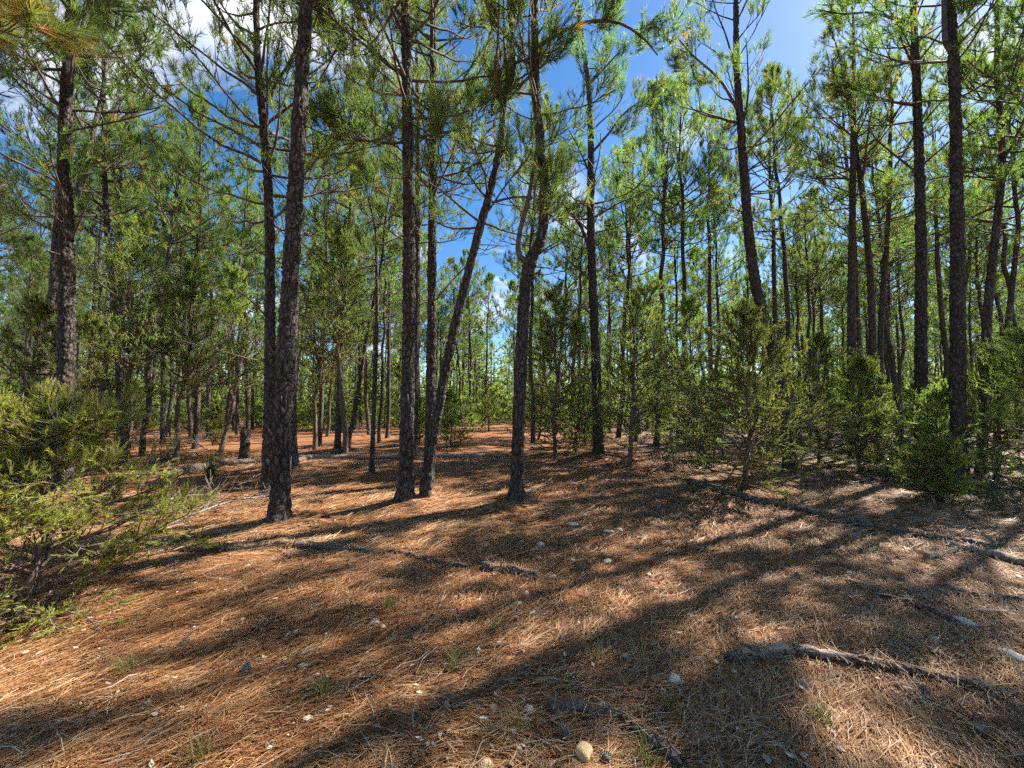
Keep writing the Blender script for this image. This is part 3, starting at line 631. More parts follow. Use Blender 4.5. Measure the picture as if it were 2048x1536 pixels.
for k, (H, Rm) in enumerate(((4.2, 1.9), (3.2, 1.7), (5.2, 1.9), (2.4, 1.3), (6.4, 2.1), (1.2, .9), (7.2, 2.2), (6.0, 2.0))):
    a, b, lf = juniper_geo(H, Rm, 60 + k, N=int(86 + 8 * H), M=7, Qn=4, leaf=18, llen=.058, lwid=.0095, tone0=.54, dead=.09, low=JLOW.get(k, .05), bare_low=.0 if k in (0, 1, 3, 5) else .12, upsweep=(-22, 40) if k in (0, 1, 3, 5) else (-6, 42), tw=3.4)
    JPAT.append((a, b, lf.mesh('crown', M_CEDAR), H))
def put_juniper(k, x, y, s, label, group=None, rz=None):
    r = link('juniper_tree', None, loc=(x, y, float(terr(x, y)) - .02)); r.rotation_euler = (0, 0, rg.uniform(0, 6.28) if rz is None else rz); r.scale = (s, s, s)
    for nm, me in zip(('trunk', 'branches', 'crown'), JPAT[k][:3]): link(nm, me, r)
    return tag(r, label, 'tree', group)
JUN = [(1110, 918, 4, .85, 'dark juniper between the forked pine and the pine behind it'),
       (1258, 934, 2, .95, 'sunlit juniper right of the mounded pine foot'),
       (1150, 905, 0, 1.05, 'low dark juniper at the left of the mounded pine foot'),
       (1485, 978, 1, 1.08, 'large bushy juniper in front of the leaning clump pine'),
       (1400, 925, 0, 1.1, 'juniper filling the gap left of the large bushy juniper'),
       (1345, 905, 2, 1.0, 'tall juniper behind the sunlit juniper'),
       (1640, 930, 0, .82, 'dark juniper right of the leaning clump pine'),
       (1560, 905, 0, .9, 'juniper behind the leaning clump pine'),
       (1722, 946, 3, 1.1, 'thin-stemmed young juniper in front of the straight right-hand pine'),
       (1866, 960, 3, .8, 'dark juniper at the foot of the tall straight pine'),
       (1990, 958, 1, .85, 'deeply shaded juniper around the thickest right-hand pine foot'),
       (2085, 985, 1, .95, 'shaded juniper cut by the right edge'),
       (1880, 1000, 5, .8, 'low sprawling juniper seedling before the thickest right-hand pine'),
       (245, 935, 6, .95, 'tall dark juniper in the left thicket'),
       (352, 925, 7, 1.0, 'dark juniper with drooping boughs left of the snag'),
       (150, 950, 0, .9, 'dark juniper behind the bright foreground juniper'),
       (30, 940, 0, 1.0, 'dark juniper at the left edge'),
       (690, 905, 6, 1.1, 'loose juniper left of the slanting thin pine'),
       (630, 900, 7, 1.15, 'tall thin brownish juniper right of the nearest trunk'),
       (905, 893, 3, .9, 'small sunlit juniper beside the open needle path'),
       (838, 890, 3, .8, 'small juniper behind the straight pines'),
       (440, 905, 7, 1.1, 'juniper behind the broken snag')]
for u, v, k, s, lab in JUN:
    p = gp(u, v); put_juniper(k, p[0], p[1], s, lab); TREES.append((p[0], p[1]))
cnt = 0
while cnt < 70:
    y = 14 + 26 * rg.random(); x = rg.uniform(-1, 1) * (1.42 * y + 2); u = 1024 + FPX * x / y
    if 860 < u < 1020 and y < 25: continue
    if 430 < u < 900 and y < 24: continue
    if min((x - a) ** 2 + (y - b) ** 2 for a, b in TREES) < .9: continue
    t = gap(u); o = put_juniper(int(rg.integers(0, 5)), x, y, rg.uniform(.6, 1.05), f'dark green juniper bush of the {t}', f'junipers of the {t}'); TREES.append((x, y)); cnt += 1
    ROW.setdefault(('juniper bush', t), []).append((u, o))
number_rows()
# bright juniper in the left foreground
p = gp(48, 1235)
a, b, lf = juniper_geo(1.66, 1.10, 93, N=86, M=9, Qn=5, leaf=9, llen=.042, lwid=.005, low=.02, dead=.18, tone0=.63, upsweep=(-22, 30), per=3, twigs=True, bare_low=.0)
r = link('juniper_tree', None, loc=(p[0], p[1], p[2] - .02))
link('trunk', a, r); link('branches', b, r); link('crown', lf.mesh('crown', M_CEDAR_Y), r)
tag(r, 'bright yellow-green young juniper in the left foreground', 'tree')

# ------------------------------------------------------------------ low plants
def shrub(u, v, H, seed, label, n=26):
    rg = np.random.default_rng(seed); p = gp(u, v); w, lf = Geo(), Geo()
    az = rg.uniform(0, 6.28, n); L = H * rg.uniform(.6, 1.1, n); e = np.radians(rg.uniform(35, 85, n))
    p0 = np.column_stack([rg.normal(0, .06, n), rg.normal(0, .06, n), np.full(n, -.02)])
    P, a, el = curves(p0, az, e, e - .35, L, 6, rg, .15); w.add(*tubes(P, np.full((n, 1), .005) * np.linspace(1, .3, 6)[None], 3))
    tt = rg.uniform(.3, 1, (n, 26)); S, i = pick(P, tt); S = S.reshape(-1, 3) + rg.normal(0, .05, (n * 26, 3))
    d = nrm(rg.normal(size=S.shape) + np.array([0, 0, .3])); s = nrm(np.cross(d, rg.normal(size=S.shape))); Ls, Ws = .035, .012
    V = np.stack([S, S + d * Ls * .5 + s * Ws, S + d * Ls, S + d * Ls * .5 - s * Ws], 1).reshape(-1, 3)
    lf.add(V, np.arange(len(V)).reshape(-1, 4), None, np.repeat(rg.random(len(S)), 4))
    r = link('leafy_shrub', None, loc=tuple(p)); link('stems', w.mesh('stems', M_TWIG), r); link('leaves', lf.mesh('leaves', M_SHRUB), r)
    return tag(r, label, 'shrub')
shrub(1800, 940, 1.0, 1, 'small glossy-leaved shrub right of the V-shaped twin pine')
shrub(1775, 965, .6, 2, 'low glossy-leaved shrub in front of the taller glossy shrub')
shrub(1865, 948, .9, 3, 'glossy-leaved shrub at the foot of the tall straight pine')
shrub(1985, 1010, .8, 4, 'shaded leafy shrub near the right edge')
shrub(330, 925, .7, 5, 'leafy shrub beside the dark log in the left thicket')
shrub(1340, 935, .7, 6, 'leafy shrub between the sunlit and the large bushy junipers')
def grass_tuft(name, u, v, H, seed, label, n=45, mat=M_GRASS, spread=.9, width=.0035, cat='grass'):
    rg = np.random.default_rng(seed); p = gp(u, v); g = Geo()
    az = rg.uniform(0, 6.28, n); e = np.radians(rg.uniform(35, 88, n)); L = H * rg.uniform(.5, 1.1, n)
    P, a, el = curves(rg.normal(0, .02, (n, 3)) * np.array([1, 1, 0]), az, e, e - spread * rg.random(n), L, 4, rg, .08)
    s = np.stack([-np.sin(az), np.cos(az), np.zeros(n)], -1)[:, None] * (width * .5 * np.array([1, .9, .6, .1]))[None, :, None]
    V = np.stack([P - s, P + s], 2).reshape(-1, 3); ii = np.arange(n * 8).reshape(n, 4, 2)
    g.add(V, np.stack([ii[:, :-1, 0], ii[:, :-1, 1], ii[:, 1:, 1], ii[:, 1:, 0]], -1).reshape(-1, 4), None, np.repeat(rg.random(n), 8))
    return tag(link(name, g.mesh(name, mat), loc=tuple(p)), label, cat)
for i, (u, v, H, lab) in enumerate(((1045, 1072, .22, 'upright green grass tuft by the forked pine mound'), (776, 1218, .16, 'thin green grass tuft left of centre foreground'),
        (990, 1260, .14, 'pale grass tuft in the middle foreground'), (910, 1335, .15, 'dark grass tuft left of the grey twig'), (1195, 1322, .16, 'yellowish grass tuft left of the upright stone'),
        (252, 1345, .17, 'yellow grass tuft in the left foreground'), (1335, 1420, .14, 'dry grass tuft below the upright stone'), (1620, 1095, .16, 'grass tuft above the barkless branch'),
        (645, 1388, .15, 'green grass tuft in the lower left foreground'), (1042, 1458, .13, 'grass tuft beside the pair of pale stones'), (395, 1528, .18, 'grass tuft at the bottom edge on the left'),
        (1640, 1440, .13, 'grass tuft below the barkless branch'), (1352, 1052, .14, 'grass tuft right of the stony patch'), (1290, 1530, .15, 'grass tuft beside the bark-covered broken stick'))):
    grass_tuft('grass_tuft', u, v, H, 40 + i, lab)
grass_tuft('pine_seedling', 420, 955, .75, 70, 'bushy pine seedling in front of the broken snag', n=240, mat=M_NEEDLE, width=.008, cat='seedling')

# ------------------------------------------------------------------ fallen wood
LOGS = []
def log(name, pts, d0, d1, seed, label, mat=M_ROT, lift=.5, sides=18, rough=.2, ragged=True, cat='log', split=None):
    """pts (u,v) on the floor; a fallen stem with uneven girth and broken ends"""
    rg = np.random.default_rng(seed); G = np.array([gp(u, v) for u, v in pts]); S = spline(G, max(28, 16 * len(pts))); n = len(S)
    r = np.linspace(d0, d1, n) / 2
    zz = terr(S[:, 0], S[:, 1]); S[:, 2] = zz + r * lift + .01 * vn(np.arange(n) * .3, np.full(n, seed * 1.7))
    L = np.concatenate([[0], np.cumsum(np.linalg.norm(np.diff(S, axis=0), axis=1))])
    r = r * (1 + rough * vn(L / .12, np.full(n, seed * 3.1)))
    V, Qd = tubes(S[None], r[None], sides); V = V.reshape(n, sides, 3)
    th = np.arange(sides)
    dr = 1 + rough * vn(L[:, None] / .05 + seed, th[None] * .9 + seed) + rough * .7 * vn(L[:, None] / .25, th[None] * .6 + 9) + rough * .8 * vn(L[:, None] / .16 + 4, th[None] * 1.7 + seed * 5)
    V = S[:, None] + (V - S[:, None]) * dr[..., None]
    if ragged:
        tdir = nrm(S[0] - S[1]); V[0] += tdir * (rg.random(sides)[:, None] * d0 * .9); tdir = nrm(S[-1] - S[-2]); V[-1] += tdir * (rg.random(sides)[:, None] * d1 * 1.2)
    V = V.reshape(-1, 3); c0, c1 = S[0], S[-1]; off = S[n // 2].copy()
    Vc = np.vstack([V, c0[None], c1[None]]); k = len(V)
    Tt = [[k, (j + 1) % sides, j] for j in range(sides)] + [[k + 1, (n - 1) * sides + j, (n - 1) * sides + (j + 1) % sides] for j in range(sides)]
    g = Geo().add(Vc - off, Qd, Tt, .6)
    o = link(name, g.mesh(name, mat, True), loc=tuple(off)); tag(o, label, cat)
    LOGS.append((S.copy(), r.copy())); return o, S - off, r
def sliver(o, S, r, t, w, seed, name='split_wood', mat=M_CHIP):
    """a strip of pale bare wood lying open along a log's top"""
    n = len(S); a = int(t[0] * (n - 1)); b = int(t[1] * (n - 1)) + 1; P = S[a:b].copy(); P[:, 2] += r[a:b] * .72
    P = spline(P, 18); m = len(P); ww = w * np.sin(np.linspace(.15, math.pi - .1, m)) ** .6
    V, Qd = tubes(P[None], ww[None] * .5, 6); c = np.repeat(P, 6, 0); V = c + (V - c) * np.array([1, 1, .55])
    V[:, 2] += .004 * vn(V[:, 0] * 40, V[:, 1] * 40 + seed)
    link(name, Geo().add(V, Qd).mesh(name, mat, True), o)
log('fallen_log', [(378, 1101), (470, 1100), (560, 1091), (640, 1097), (738, 1104)], .10, .07, 1, 'half-buried log before the nearest trunk, hollow at its left end')
log('fallen_branch', [(782, 1104), (850, 1118), (930, 1134)], .05, .045, 2, 'dark fallen branch pointing at the rotten log piece', cat='branch')
log('fallen_log', [(972, 1138), (1015, 1143), (1064, 1152)], .085, .075, 3, 'short rotten black log piece in the middle foreground')
o, S, r = log('fallen_branch', [(1466, 1322), (1520, 1314), (1590, 1307), (1690, 1324), (1770, 1336), (1880, 1362), (2016, 1390)], .062, .040, 4, 'long partly barkless branch in the right foreground', mat=M_ROT, lift=.8, cat='branch')
sliver(o, S, r, (.05, .12), .05, 1); sliver(o, S, r, (.2, .34), .065, 2); sliver(o, S, r, (.34, .56), .055, 3); sliver(o, S, r, (.62, .72), .035, 4); sliver(o, S, r, (.8, .9), .03, 5)
log('fallen_branch', [(1108, 1417), (1180, 1423), (1246, 1432)], .042, .044, 5, 'short smooth brown stick at the bottom centre', mat=M_CBARK, lift=.7, cat='branch')
log('fallen_branch', [(1255, 1449), (1290, 1474), (1348, 1524)], .045, .06, 6, 'dark broken stick slanting to the bottom edge', lift=.6, cat='branch')
o, S, r = log('fallen_log', [(1385, 968), (1500, 1000), (1600, 1020), (1700, 1046), (1850, 1076), (1975, 1096)], .12, .085, 7, 'long rotten log slanting away from the big juniper', lift=.55)
sliver(o, S, r, (.42, .52), .07, 6); sliver(o, S, r, (.55, .66), .05, 7); sliver(o, S, r, (.7, .8), .04, 8)
o, S, r = log('fallen_branch', [(1905, 1098), (1960, 1108), (2060, 1134), (2140, 1150)], .07, .06, 8, 'silvery weathered branch at the right edge', mat=M_GREY, lift=1.0, cat='branch')
log('fallen_branch', [(1856, 1118), (1885, 1110), (1915, 1100)], .06, .05, 9, 'bleached white wood end left of the silvery branch', mat=M_CHIP, lift=.8, cat='branch')
o, S, r = log('fallen_branch', [(1700, 1166), (1780, 1196), (1840, 1216), (1900, 1243)], .035, .05, 10, 'dark splintered branch above the pale right-hand stone', lift=.6, cat='branch')
sliver(o, S, r, (.32, .62), .03, 9)
log('fallen_log', [(1828, 1188), (1930, 1190), (2048, 1203), (2120, 1210)], .045, .075, 11, 'black log wedge entering from the right edge')
log('fallen_branch', [(1764, 1262), (1830, 1294), (1885, 1312)], .025, .03, 12, 'thin dark branch above the barkless branch', lift=.6, cat='branch')
o, S, r = log('fallen_log', [(590, 920), (700, 918), (820, 916), (1010, 914)], .17, .13, 13, 'long pale grey log lying across the lit floor behind the pines', mat=M_GREY, lift=.7)
log('fallen_log', [(335, 958), (440, 932), (545, 924)], .20, .16, 14, 'dark mossy log in the left thicket')
log('fallen_log', [(595, 925), (650, 912), (720, 903)], .16, .12, 15, 'dark log before the low mound behind the nearest trunk')
for i, (pts, d, lab, mt) in enumerate((([(445, 1268), (540, 1240), (640, 1210)], .016, 'thin straight stick in the shadow band, left foreground', M_GREY), ([(24, 1466), (80, 1452), (142, 1446)], .016, 'pale bent twig in the lower left corner', M_GREY),
        ([(298, 1396), (360, 1372), (432, 1344)], .014, 'straight pale stick in the lower left foreground', M_GREY), ([(876, 1432), (900, 1405), (926, 1380)], .011, 'short pale twig left of the bottom centre', M_GREY),
        ([(280, 1166), (350, 1160), (420, 1154)], .018, 'grey stick beside the bright juniper', M_GREY), ([(520, 1156), (548, 1152), (576, 1150)], .022, 'short dark stick below the half-buried log', M_ROT),
        ([(562, 1102), (572, 1110), (582, 1118)], .024, 'stubby dark stick against the half-buried log', M_ROT), ([(690, 1210), (720, 1214), (752, 1222)], .022, 'dark stick end left of the pale stone pair', M_ROT),
        ([(816, 1126), (824, 1132), (836, 1142)], .018, 'small pale stick under the dark fallen branch', M_GREY), ([(1520, 1242), (1555, 1256), (1605, 1272)], .012, 'thin pale stick right of centre', M_CHIP),
        ([(1430, 1440), (1465, 1460), (1492, 1490)], .014, 'thin dark stick in the lower right', M_ROT), ([(1690, 1164), (1720, 1170), (1760, 1176)], .022, 'small dark stick above the splintered branch', M_ROT),
        ([(460, 1115), (455, 1080), (458, 1040)], .008, 'slender twig standing over the half-buried log', M_GREY))):
    log('stick', pts, d, d * .7, 30 + i, lab, mat=mt, lift=1.1, sides=7, ragged=False, cat='stick')
def forked_twig():
    r = link('forked_twig', None, loc=tuple(gp(1080, 1492)))
    off = np.array(r.location)
    for pts, d in (([(1008, 1506), (1045, 1496), (1082, 1489)], .011), ([(1082, 1489), (1100, 1490), (1121, 1491)], .008), ([(1082, 1489), (1104, 1500), (1124, 1514)], .007)):
        S = spline(np.array([gp(u, v) for u, v in pts]) + np.array([0, 0, .018]), 12); link('twig', Geo().add(*tubes((S - off)[None], np.linspace(d, d * .6, 12)[None] / 2, 6)).mesh('twig', M_GREY, True), r)
    tag(r, 'grey forked twig at the bottom centre', 'twig')
forked_twig()
M_DEADTWIG = bark_mat('dead_twig', (.10, .075, .06), (.22, .18, .15), (.36, .31, .26), vscale=40, bump=.2)
def dead_bough(u0, v0, u1, v1, seed, label, n=26, hgt=.30, L0=.9):
    rg = np.random.default_rng(seed); a = gp(u0, v0); b = gp(u1, v1); r = link('dead_bough', None, loc=tuple(a)); w = Geo(); tw = Geo()
    t = np.linspace(0, 1, 16)[:, None]; S = (b - a) * t; S[:, 2] += .05 + hgt * np.sin(t[:, 0] * 2.4) * .5 + rg.normal(0, .01, 16)
    w.add(*tubes(S[None], np.linspace(.02, .006, 16)[None], 6)); link('main_stem', w.mesh('main_stem', M_GREY, True), r)
    d = math.atan2(b[1] - a[1], b[0] - a[0]); ts = rg.uniform(.15, 1, n); p0 = np.stack([np.interp(ts, t[:, 0], S[:, k]) for k in range(3)], -1)
    az = d + rg.choice([-1, 1], n) * rg.uniform(.3, 1.2, n); e0 = rg.uniform(.0, .9, n)
    grow(tw, None, p0, az, e0, e0 - rg.uniform(.4, 1.6, n), rg.uniform(.35, 1, n) * L0, np.full(n, .006), rg, M=5, Qn=3, bare=True, twig=(.08, .25))
    link('twigs', tw.mesh('twigs', M_DEADTWIG), r); return tag(r, label, 'branch')
dead_bough(300, 1075, 540, 1010, 1, 'grey dead bough with bare twigs left of the nearest trunk', n=12)
dead_bough(255, 1040, 430, 1008, 2, 'dead twiggy bough beside the bright juniper', n=9)
dead_bough(470, 950, 560, 930, 3, 'dead twigs on the log behind the dark pine', n=12, L0=.7)
dead_bough(760, 880, 700, 860, 4, 'pale dead brush behind the slanting thin pine', n=18, hgt=.6, L0=1.1)
dead_bough(1990, 1090, 1890, 1075, 5, 'pale brittle twigs piled on the silvery branch', n=14, hgt=.2, L0=.4)
dead_bough(420, 905, 350, 900, 6, 'pale dead brush in the left thicket', n=16, hgt=.5, L0=.9)
dead_bough(1300, 950, 1360, 935, 7, 'dead twigs under the sunlit juniper', n=10, L0=.5)
def snag():
    p = gp(488, 920); rg = np.random.default_rng(4); S = np.array([[0, 0, -.05], [.01, 0, .3], [.0, .01, .55], [-.02, 0, .78]]); S = spline(S, 24)
    V, Qd, tn = trunk_geo(S, np.linspace(.125, .10, 24), 24, .03, 9); k = len(V) // 24; V = V.reshape(k, 24, 3)
    V[-3:] += np.array([0, 0, 1.0]) * (rg.random((1, 24, 1)) * .12 * np.array([.3, .6, 1])[:, None, None])
    V = V.reshape(-1, 3); c = len(V); V = np.vstack([V, [[-.02, 0, .70]]]); tn = np.append(tn, .3)
    Tt = [[c, (k - 1) * 24 + j, (k - 1) * 24 + (j + 1) % 24] for j in range(24)]
    tag(link('broken_snag', Geo().add(V, Qd, Tt, tn).mesh('broken_snag', M_BARK, True), loc=tuple(p)), 'short broken tree snag standing left of the dark pine', 'stump')
snag()

# ------------------------------------------------------------------ stones, cones, chips
def ico(level=2):
    import bmesh
    bm = bmesh.new(); bmesh.ops.create_icosphere(bm, subdivisions=level, radius=1.0)
    V = np.array([v.co[:] for v in bm.verts]); T_ = np.array([[v.index for v in f.verts] for f in bm.faces]); bm.free(); return V, T_
ICO_V, ICO_T = ico(3)
def stone_mesh(seed, mat, fac=(1, .8, .6)):
    rg = np.random.default_rng(seed); V = ICO_V.copy(); o = rg.uniform(0, 60)
    d = 1 + .16 * vn(V[:, 0] * 1.4 + o, V[:, 1] * 1.4 + V[:, 2]) + .12 * vn(V[:, 2] * 1.7 + o, V[:, 0] * 1.3 - V[:, 1]) + .03 * vn(V[:, 0] * 6 + o, V[:, 2] * 6)
    for _ in range(4):                                # a few flat facets
        nrm_ = nrm(rg.normal(size=3)); h = V @ nrm_; V = V - np.maximum(0, h - rg.uniform(.65, .85))[:, None] * nrm_ * .8
    V = V * d[:, None] * np.array(fac); return Geo().add(V, None, ICO_T).mesh('stone', mat, True)
ST = [stone_mesh(i, M_STONE, f) for i, f in enumerate(((1, .8, .62), (1, .65, .5), (.9, .9, .6), (1, .75, .45)))]
STY = [stone_mesh(20 + i, M_STONE_Y, f) for i, f in enumerate(((1, .8, .7), (1, .7, .6)))]
def stone(u, v, w, label, me=None, group=None, tall=1.0, rz=None):
    p = gp(u, v); s = w * p[1] / FPX / 2
    o = link('stone', me or ST[int(rg.integers(0, 4))], loc=(p[0], p[1], p[2] + s * .10 * tall)); o.scale = (s, s, s * tall); o.rotation_euler = (0, 0, rg.uniform(0, 6.28) if rz is None else rz)
    return tag(o, label, 'stone', group)
for u, v, w, lab, me, tall in ((1349, 1364, 28, 'upright pale rounded stone left of the barkless branch', ST[2], 1.5), (1168, 1508, 40, 'tan stone at the bottom edge beside the pine cone', STY[0], 1.0), (970, 1532, 34, 'yellowish stone cut by the bottom edge', STY[1], 1.0),
        (1058, 1420, 26, 'upper pale stone of the pair near the bottom centre', ST[1], .9), (1050, 1444, 20, 'lower small pale stone of the pair near the bottom centre', ST[0], .9), (1927, 1246, 38, 'pale stone under the splintered branch at the right', ST[3], .9),
        (2022, 1314, 40, 'pale flattish stone near the right edge', ST[0], .8), (1217, 1064, 22, 'pale stone at the back of the stony patch', ST[1], .9), (1215, 1123, 22, 'white stone in the middle of the stony patch', ST[1], .9),
        (1080, 1092, 24, 'buried pale stone below the green grass tuft', ST[0], .8), (1012, 1066, 16, 'small white stone on the low hump', ST[1], .8), (750, 1245, 24, 'pale stone left of centre foreground', ST[3], .8),
        (765, 1253, 14, 'small stone touching the pale stone left of centre', ST[0], .8), (608, 1333, 24, 'flat pale stone in the lower left shadow', ST[3], .7), (315, 1426, 26, 'flat white stone in the sunny lower left', ST[3], .5),
        (1252, 1314, 24, 'angular white stone right of the yellowish grass tuft', ST[2], .7), (1035, 1207, 18, 'tan pebble in the middle foreground', STY[1], .7), (1052, 1186, 14, 'small buried stone above the tan pebble', ST[0], .7),
        (1292, 1204, 12, 'small bright pebble right of the middle foreground', ST[1], .9), (1872, 1280, 20, 'small stone between the thin dark branch and the pale stone', ST[0], .7), (1588, 1366, 18, 'grey stone below the barkless branch', ST[2], .8),
        (1298, 1150, 12, 'small stone at the near edge of the stony patch', ST[0], .8), (1146, 1120, 14, 'small bright pebble left of the white stone', ST[1], .8), (1170, 1032, 16, 'small pale stone far in the stony patch', ST[3], .8), (1148, 1050, 22, 'pale flat stone in the stony patch near the forked pine', ST[3], .7),
        (1240, 1060, 14, 'small stone right of the stone at the back of the patch', ST[0], .8), (1313, 1040, 14, 'pale stone at the right rim of the stony patch', ST[2], .8), (675, 1530, 16, 'small white stone at the bottom edge, left of centre', ST[2], .8), (1310, 1062, 12, 'tiny pale stone right of the stony patch', ST[1], .8)):
    stone(u, v, w, lab, me, tall=tall)
for i in range(46):
    if i < 22: u, v = rg.uniform(1060, 1340), rg.uniform(1020, 1180); t = 'stony patch right of the forked pine'
    elif i < 34: u, v = rg.uniform(500, 1200), rg.uniform(1150, 1520); t = 'needle floor in the middle foreground'
    else: u, v = rg.uniform(1400, 2040), rg.uniform(1060, 1520); t = 'needle floor in the right foreground'
    stone(u, v, rg.uniform(6, 11), f'tiny pale pebble half sunk in the {t}', group=f'pebbles of the {t}', tall=.7)
def cone_mesh(seed):
    rg = np.random.default_rng(seed); g = Geo(); L, Rm, n = .075, .03, 84; k = np.arange(n); t = (k + .5) / n; a = k * 2.39996
    r = Rm * np.sin(np.pi * (.12 + .85 * t)) ** .7; c = np.stack([L * (t - .5), r * .55 * np.cos(a), r * .55 * np.sin(a)], 1)
    o = nrm(np.stack([np.full(n, .55), np.cos(a), np.sin(a)], 1)); s = nrm(np.cross(o, np.array([1.0, 0, 0]))); tip = c + o * (r * .75)[:, None]; up = nrm(np.cross(s, o))
    w = (.011 * np.sin(np.pi * (.15 + .7 * t)))[:, None]
    V = np.stack([c - s * w * .5, c + s * w * .5, tip + s * w, tip - s * w, tip + up * .003 - s * w * .4, tip + up * .003 + s * w * .4], 1).reshape(-1, 3); i = np.arange(n)[:, None] * 6
    g.add(V, np.concatenate([i + np.array([[0, 1, 2, 3]]), i + np.array([[3, 2, 5, 4]])]), None, .5)
    cv = ICO_V[:, [2, 0, 1]] * np.array([L * .45, Rm * .55, Rm * .55]); g.add(cv, None, ICO_T); return g.mesh('pine_cone', M_GREY if seed == 0 else M_CHIP)
CONE = [cone_mesh(0), cone_mesh(1)]
for i, (u, v, lab) in enumerate(((1212, 1523, 'small grey pine cone at the bottom edge by the tan stone'), (1030, 1058, 'brown pine cone on the low hump'), (492, 1345, 'dark pine cone in the lower left sun'), (1848, 1386, 'open pine cone below the thin end of the barkless branch'),
        (1962, 1466, 'dark pine cone in the lower right corner'), (1610, 1378, 'brown pine cone right of the grey stone'), (1130, 1470, 'grey pine cone above the forked twig'), (370, 1290, 'dark pine cone in the left shadow band'), (1500, 1120, 'small brown pine cone in the right-hand sun patch'), (1595, 1155, 'dark pine cone in front of the right-hand sun patch'))):
    p = gp(u, v); o = link('pine_cone', CONE[i % 2], loc=(p[0], p[1], p[2] + .02)); o.rotation_euler = (rg.uniform(0, 6), rg.uniform(-.3, .3), rg.uniform(0, 6.28)); s = rg.uniform(.6, .8); o.scale = (s,) * 3; tag(o, lab, 'pine cone')
def chip_mesh(seed):
    rg = np.random.default_rng(seed); n = 9; t = np.linspace(-1, 1, n); w = (1 - np.abs(t) ** 2.2) * .16 * rg.uniform(.7, 1.2) + .01; c = .08 * vn(t * 1.5 + seed, t * 0)
    up = .10 * (1 - t ** 2); V = []
    for i in range(n): V += [[t[i], c[i] - w[i], up[i]], [t[i], c[i], up[i] + .035], [t[i], c[i] + w[i], up[i]], [t[i], c[i], up[i] - .02]]
    ii = np.arange(n * 4).reshape(n, 4); nx = np.roll(ii, -1, 1); Qd = np.stack([ii[:-1], nx[:-1], nx[1:], ii[1:]], -1).reshape(-1, 4)
    return Geo().add(np.array(V), Qd).mesh('wood_chip', M_CHIP)
CH = [chip_mesh(i) for i in range(4)]
for i, (u, v, w, lab, rz) in enumerate(((1874, 1466, 50, 'long pale wood chip in the lower right', -.7), (1556, 1498, 30, 'pale wood chip at the lower right of centre', -.5), (1694, 1492, 28, 'small wood chip below the grass tuft, lower right', -.6), (1800, 1392, 24, 'short pale chip below the barkless branch', -.5),
        (1836, 1404, 22, 'grey chip beside the open pine cone', -.2), (1980, 1226, 60, 'long white splinter near the right edge', -.3), (1866, 1252, 26, 'pale splinter left of the right-hand stone', -.3), (1720, 1230, 20, 'pale chip above the thin dark branch', .2), (1788, 1200, 56, 'white splinter lying on the splintered branch', -.2),
        (1434, 1402, 24, 'dark-edged chip below the barkless branch', -.4), (1736, 1448, 20, 'small pale chip standing in the needles, lower right', 1.2), (310, 1425, 20, 'white chip beside the flat white stone', .3), (232, 1402, 22, 'pale chip in the sunny lower left', -.9), (560, 1372, 22, 'pale chip beside the green grass tuft', .8),
        (1604, 1182, 22, 'brown chip in front of the right-hand sun patch', -.6), (1560, 1180, 18, 'small brown chip behind the thin pale stick', -.3), (1990, 1525, 40, 'pale chip in the bottom right corner', -.3), (180, 1240, 16, 'pale chip under the bright juniper', .4))):
    p = gp(u, v); o = link('wood_chip', CH[i % 4], loc=(p[0], p[1], p[2] + .018)); s = w * p[1] / FPX / 2; o.scale = (s, s, s); o.rotation_euler = (rg.normal(0, .2), rg.normal(0, .12), rz); tag(o, lab, 'wood chip')

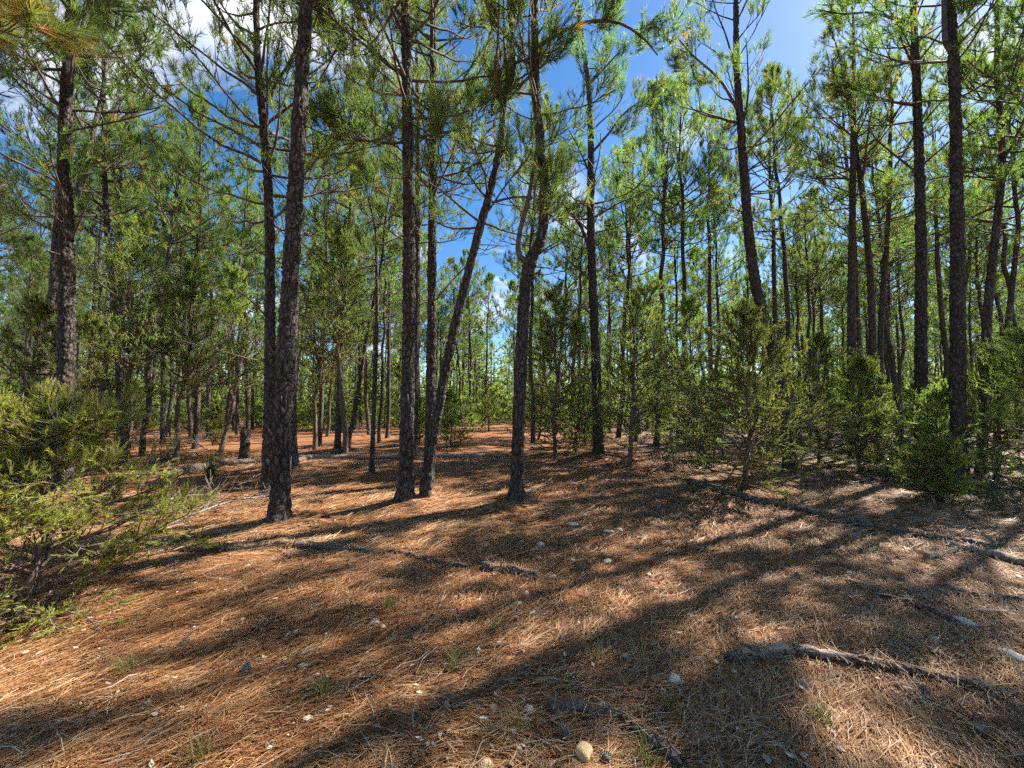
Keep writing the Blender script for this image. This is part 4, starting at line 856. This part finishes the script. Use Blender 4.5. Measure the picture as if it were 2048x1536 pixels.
# ------------------------------------------------------------------ fallen needles
def straw():
    rg = np.random.default_rng(3); g = Geo()
    def lay(nclump, y0, y1, power, wid, seg, lenr):
        t = rg.random(nclump); y = y0 * (y1 / y0) ** (t ** power); x = rg.uniform(-1, 1, nclump) * (1.40 * y + .3)
        flow = .75 + 1.2 * vn(x * .55 + 3, y * .55) + rg.normal(0, .55, nclump)
        k = 3; x = np.repeat(x, k); y = np.repeat(y, k); fl = np.repeat(flow, k) + rg.normal(0, .13, nclump * k)
        n = len(x); L = rg.uniform(lenr[0], lenr[1], n); z = terr(x, y) + rg.uniform(.002, .028, n) * np.repeat(rg.random(nclump), k)
        tilt = np.abs(rg.normal(0, .10, n)); bend = rg.normal(0, .35, n); K_ = seg + 1; P = np.zeros((n, K_, 3)); P[:, 0] = np.stack([x, y, z], 1)
        for j in range(seg):
            a = fl + bend * j; e = tilt * (1 - 1.3 * j / max(1, seg - .5))
            P[:, j + 1] = P[:, j] + (L / seg)[:, None] * np.stack([np.cos(a) * np.cos(e), np.sin(a) * np.cos(e), np.sin(e)], 1)
        P[:, 1:, 2] = np.maximum(P[:, 1:, 2], terr(P[:, 1:, 0].ravel(), P[:, 1:, 1].ravel()).reshape(n, seg) + .003)
        rl = rg.uniform(-.7, .7, n); s = np.stack([-np.sin(fl) * np.cos(rl), np.cos(fl) * np.cos(rl), np.sin(rl)], 1)[:, None] * (wid * .5)[:, None, None] if np.ndim(wid) else None
        V = np.stack([P - s, P + s], 2).reshape(-1, 3); ii = np.arange(n * K_ * 2).reshape(n, K_, 2)
        warm = np.clip(.46 - .02 * x + .16 * vn(x * .7, y * .7 + 9), .2, .7)
        tone = np.clip(np.repeat(rg.normal(0, .17, nclump), k) + rg.normal(warm, .10), 0, 1); grey = rg.random(n) < np.clip(.06 + .05 * x + .1 * vn(x * .5, y * .5), .03, .35); tone = np.where(grey, rg.uniform(.86, 1, n), tone)
        g.add(V, np.stack([ii[:, :-1, 0], ii[:, :-1, 1], ii[:, 1:, 1], ii[:, 1:, 0]], -1).reshape(-1, 4), None, np.repeat(tone, K_ * 2))
    lay(33000, 1.3, 4.8, .9, np.full(99000, .0026), 2, (.09, .18))
    lay(26000, 4.2, 13.0, 1.0, np.full(78000, .0055), 1, (.13, .23))
    for S, r in LOGS:                                     # needles caught on the fallen wood
        L = np.linalg.norm(np.diff(S, axis=0), axis=1).sum(); n = int(min(260, 75 * L)); t = rg.random(n) * (len(S) - 1); i = np.minimum(t.astype(int), len(S) - 2); f = (t - i)[:, None]
        P = S[i] * (1 - f) + S[i + 1] * f; rr = r[i]; q = rg.uniform(-1, 1, n); T = nrm(S[i + 1] - S[i]); side = np.stack([-T[:, 1], T[:, 0], np.zeros(n)], 1)
        P = P + side * (q * rr * 1.1)[:, None]; P[:, 2] += rr * np.sqrt(np.clip(1 - q * q, 0, 1)) * 1.05 + .004
        a = rg.uniform(0, 6.283, n); d = np.stack([np.cos(a), np.sin(a), rg.normal(0, .12, n)], 1) * rg.uniform(.05, .10, (n, 1)); w = np.stack([-np.sin(a), np.cos(a), np.zeros(n)], 1) * .0017
        V = np.stack([P - d - w, P - d + w, P + d + w, P + d - w], 1); V[:, :, 2] -= np.array([1, 1, 1, 1]) * 0
        g.add(V.reshape(-1, 3), np.arange(4 * n).reshape(-1, 4), None, np.repeat(rg.uniform(.2, .9, n), 4))
    tag(link('pine_straw', g.mesh('pine_straw', M_STRAW)), 'layer of fallen rust-coloured pine needles over the forest floor', 'needles', kind='stuff')
straw()
def litter():
    rg = np.random.default_rng(8); g = Geo(); n = 2600; y = 1.3 * (9 / 1.3) ** rg.random(n); x = rg.uniform(-1, 1, n) * (1.4 * y + .3)
    z = terr(x, y) + .012 + .012 * rg.random(n); a = rg.uniform(0, 6.283, n); L = rg.uniform(.008, .028, n); W = L * rg.uniform(.3, .8, n); P = np.stack([x, y, z], 1)
    u = np.stack([np.cos(a), np.sin(a), rg.normal(0, .25, n)], 1) * L[:, None]; v = np.stack([-np.sin(a), np.cos(a), rg.normal(0, .25, n)], 1) * W[:, None]
    V = np.stack([P - u, P - v * .9, P + u * .8 + v * .2, P + v], 1).reshape(-1, 3); g.add(V, np.arange(4 * n).reshape(-1, 4), None, np.repeat(rg.random(n), 4))
    n = 420; y = 1.3 * (8 / 1.3) ** rg.random(n); x = rg.uniform(-1, 1, n) * (1.4 * y + .3); p0 = np.stack([x, y, terr(x, y) + .016], 1)
    P, _, _ = curves(p0, rg.uniform(0, 6.283, n), rg.normal(0, .06, n), rg.normal(0, .06, n), rg.uniform(.06, .3, n), 4, rg, .2); P[:, :, 2] = np.maximum(P[:, :, 2], terr(P[:, :, 0], P[:, :, 1]) + .008)
    g.add(*tubes(P, (rg.uniform(.0012, .0032, n))[:, None] * np.array([1, .9, .8, .5])[None], 4), None, .8)
    tag(link('forest_litter', g.mesh('forest_litter', M_LITTER)), 'bark flakes and twig bits strewn over the needle floor', 'litter', kind='stuff')
M_LITTER = leaf_mat('bark_flakes', [(0, (.07, .04, .028)), (.5, (.20, .135, .10)), (.8, (.36, .29, .23)), (1, (.55, .47, .39))], tfac=.05, gloss=.7)
litter()
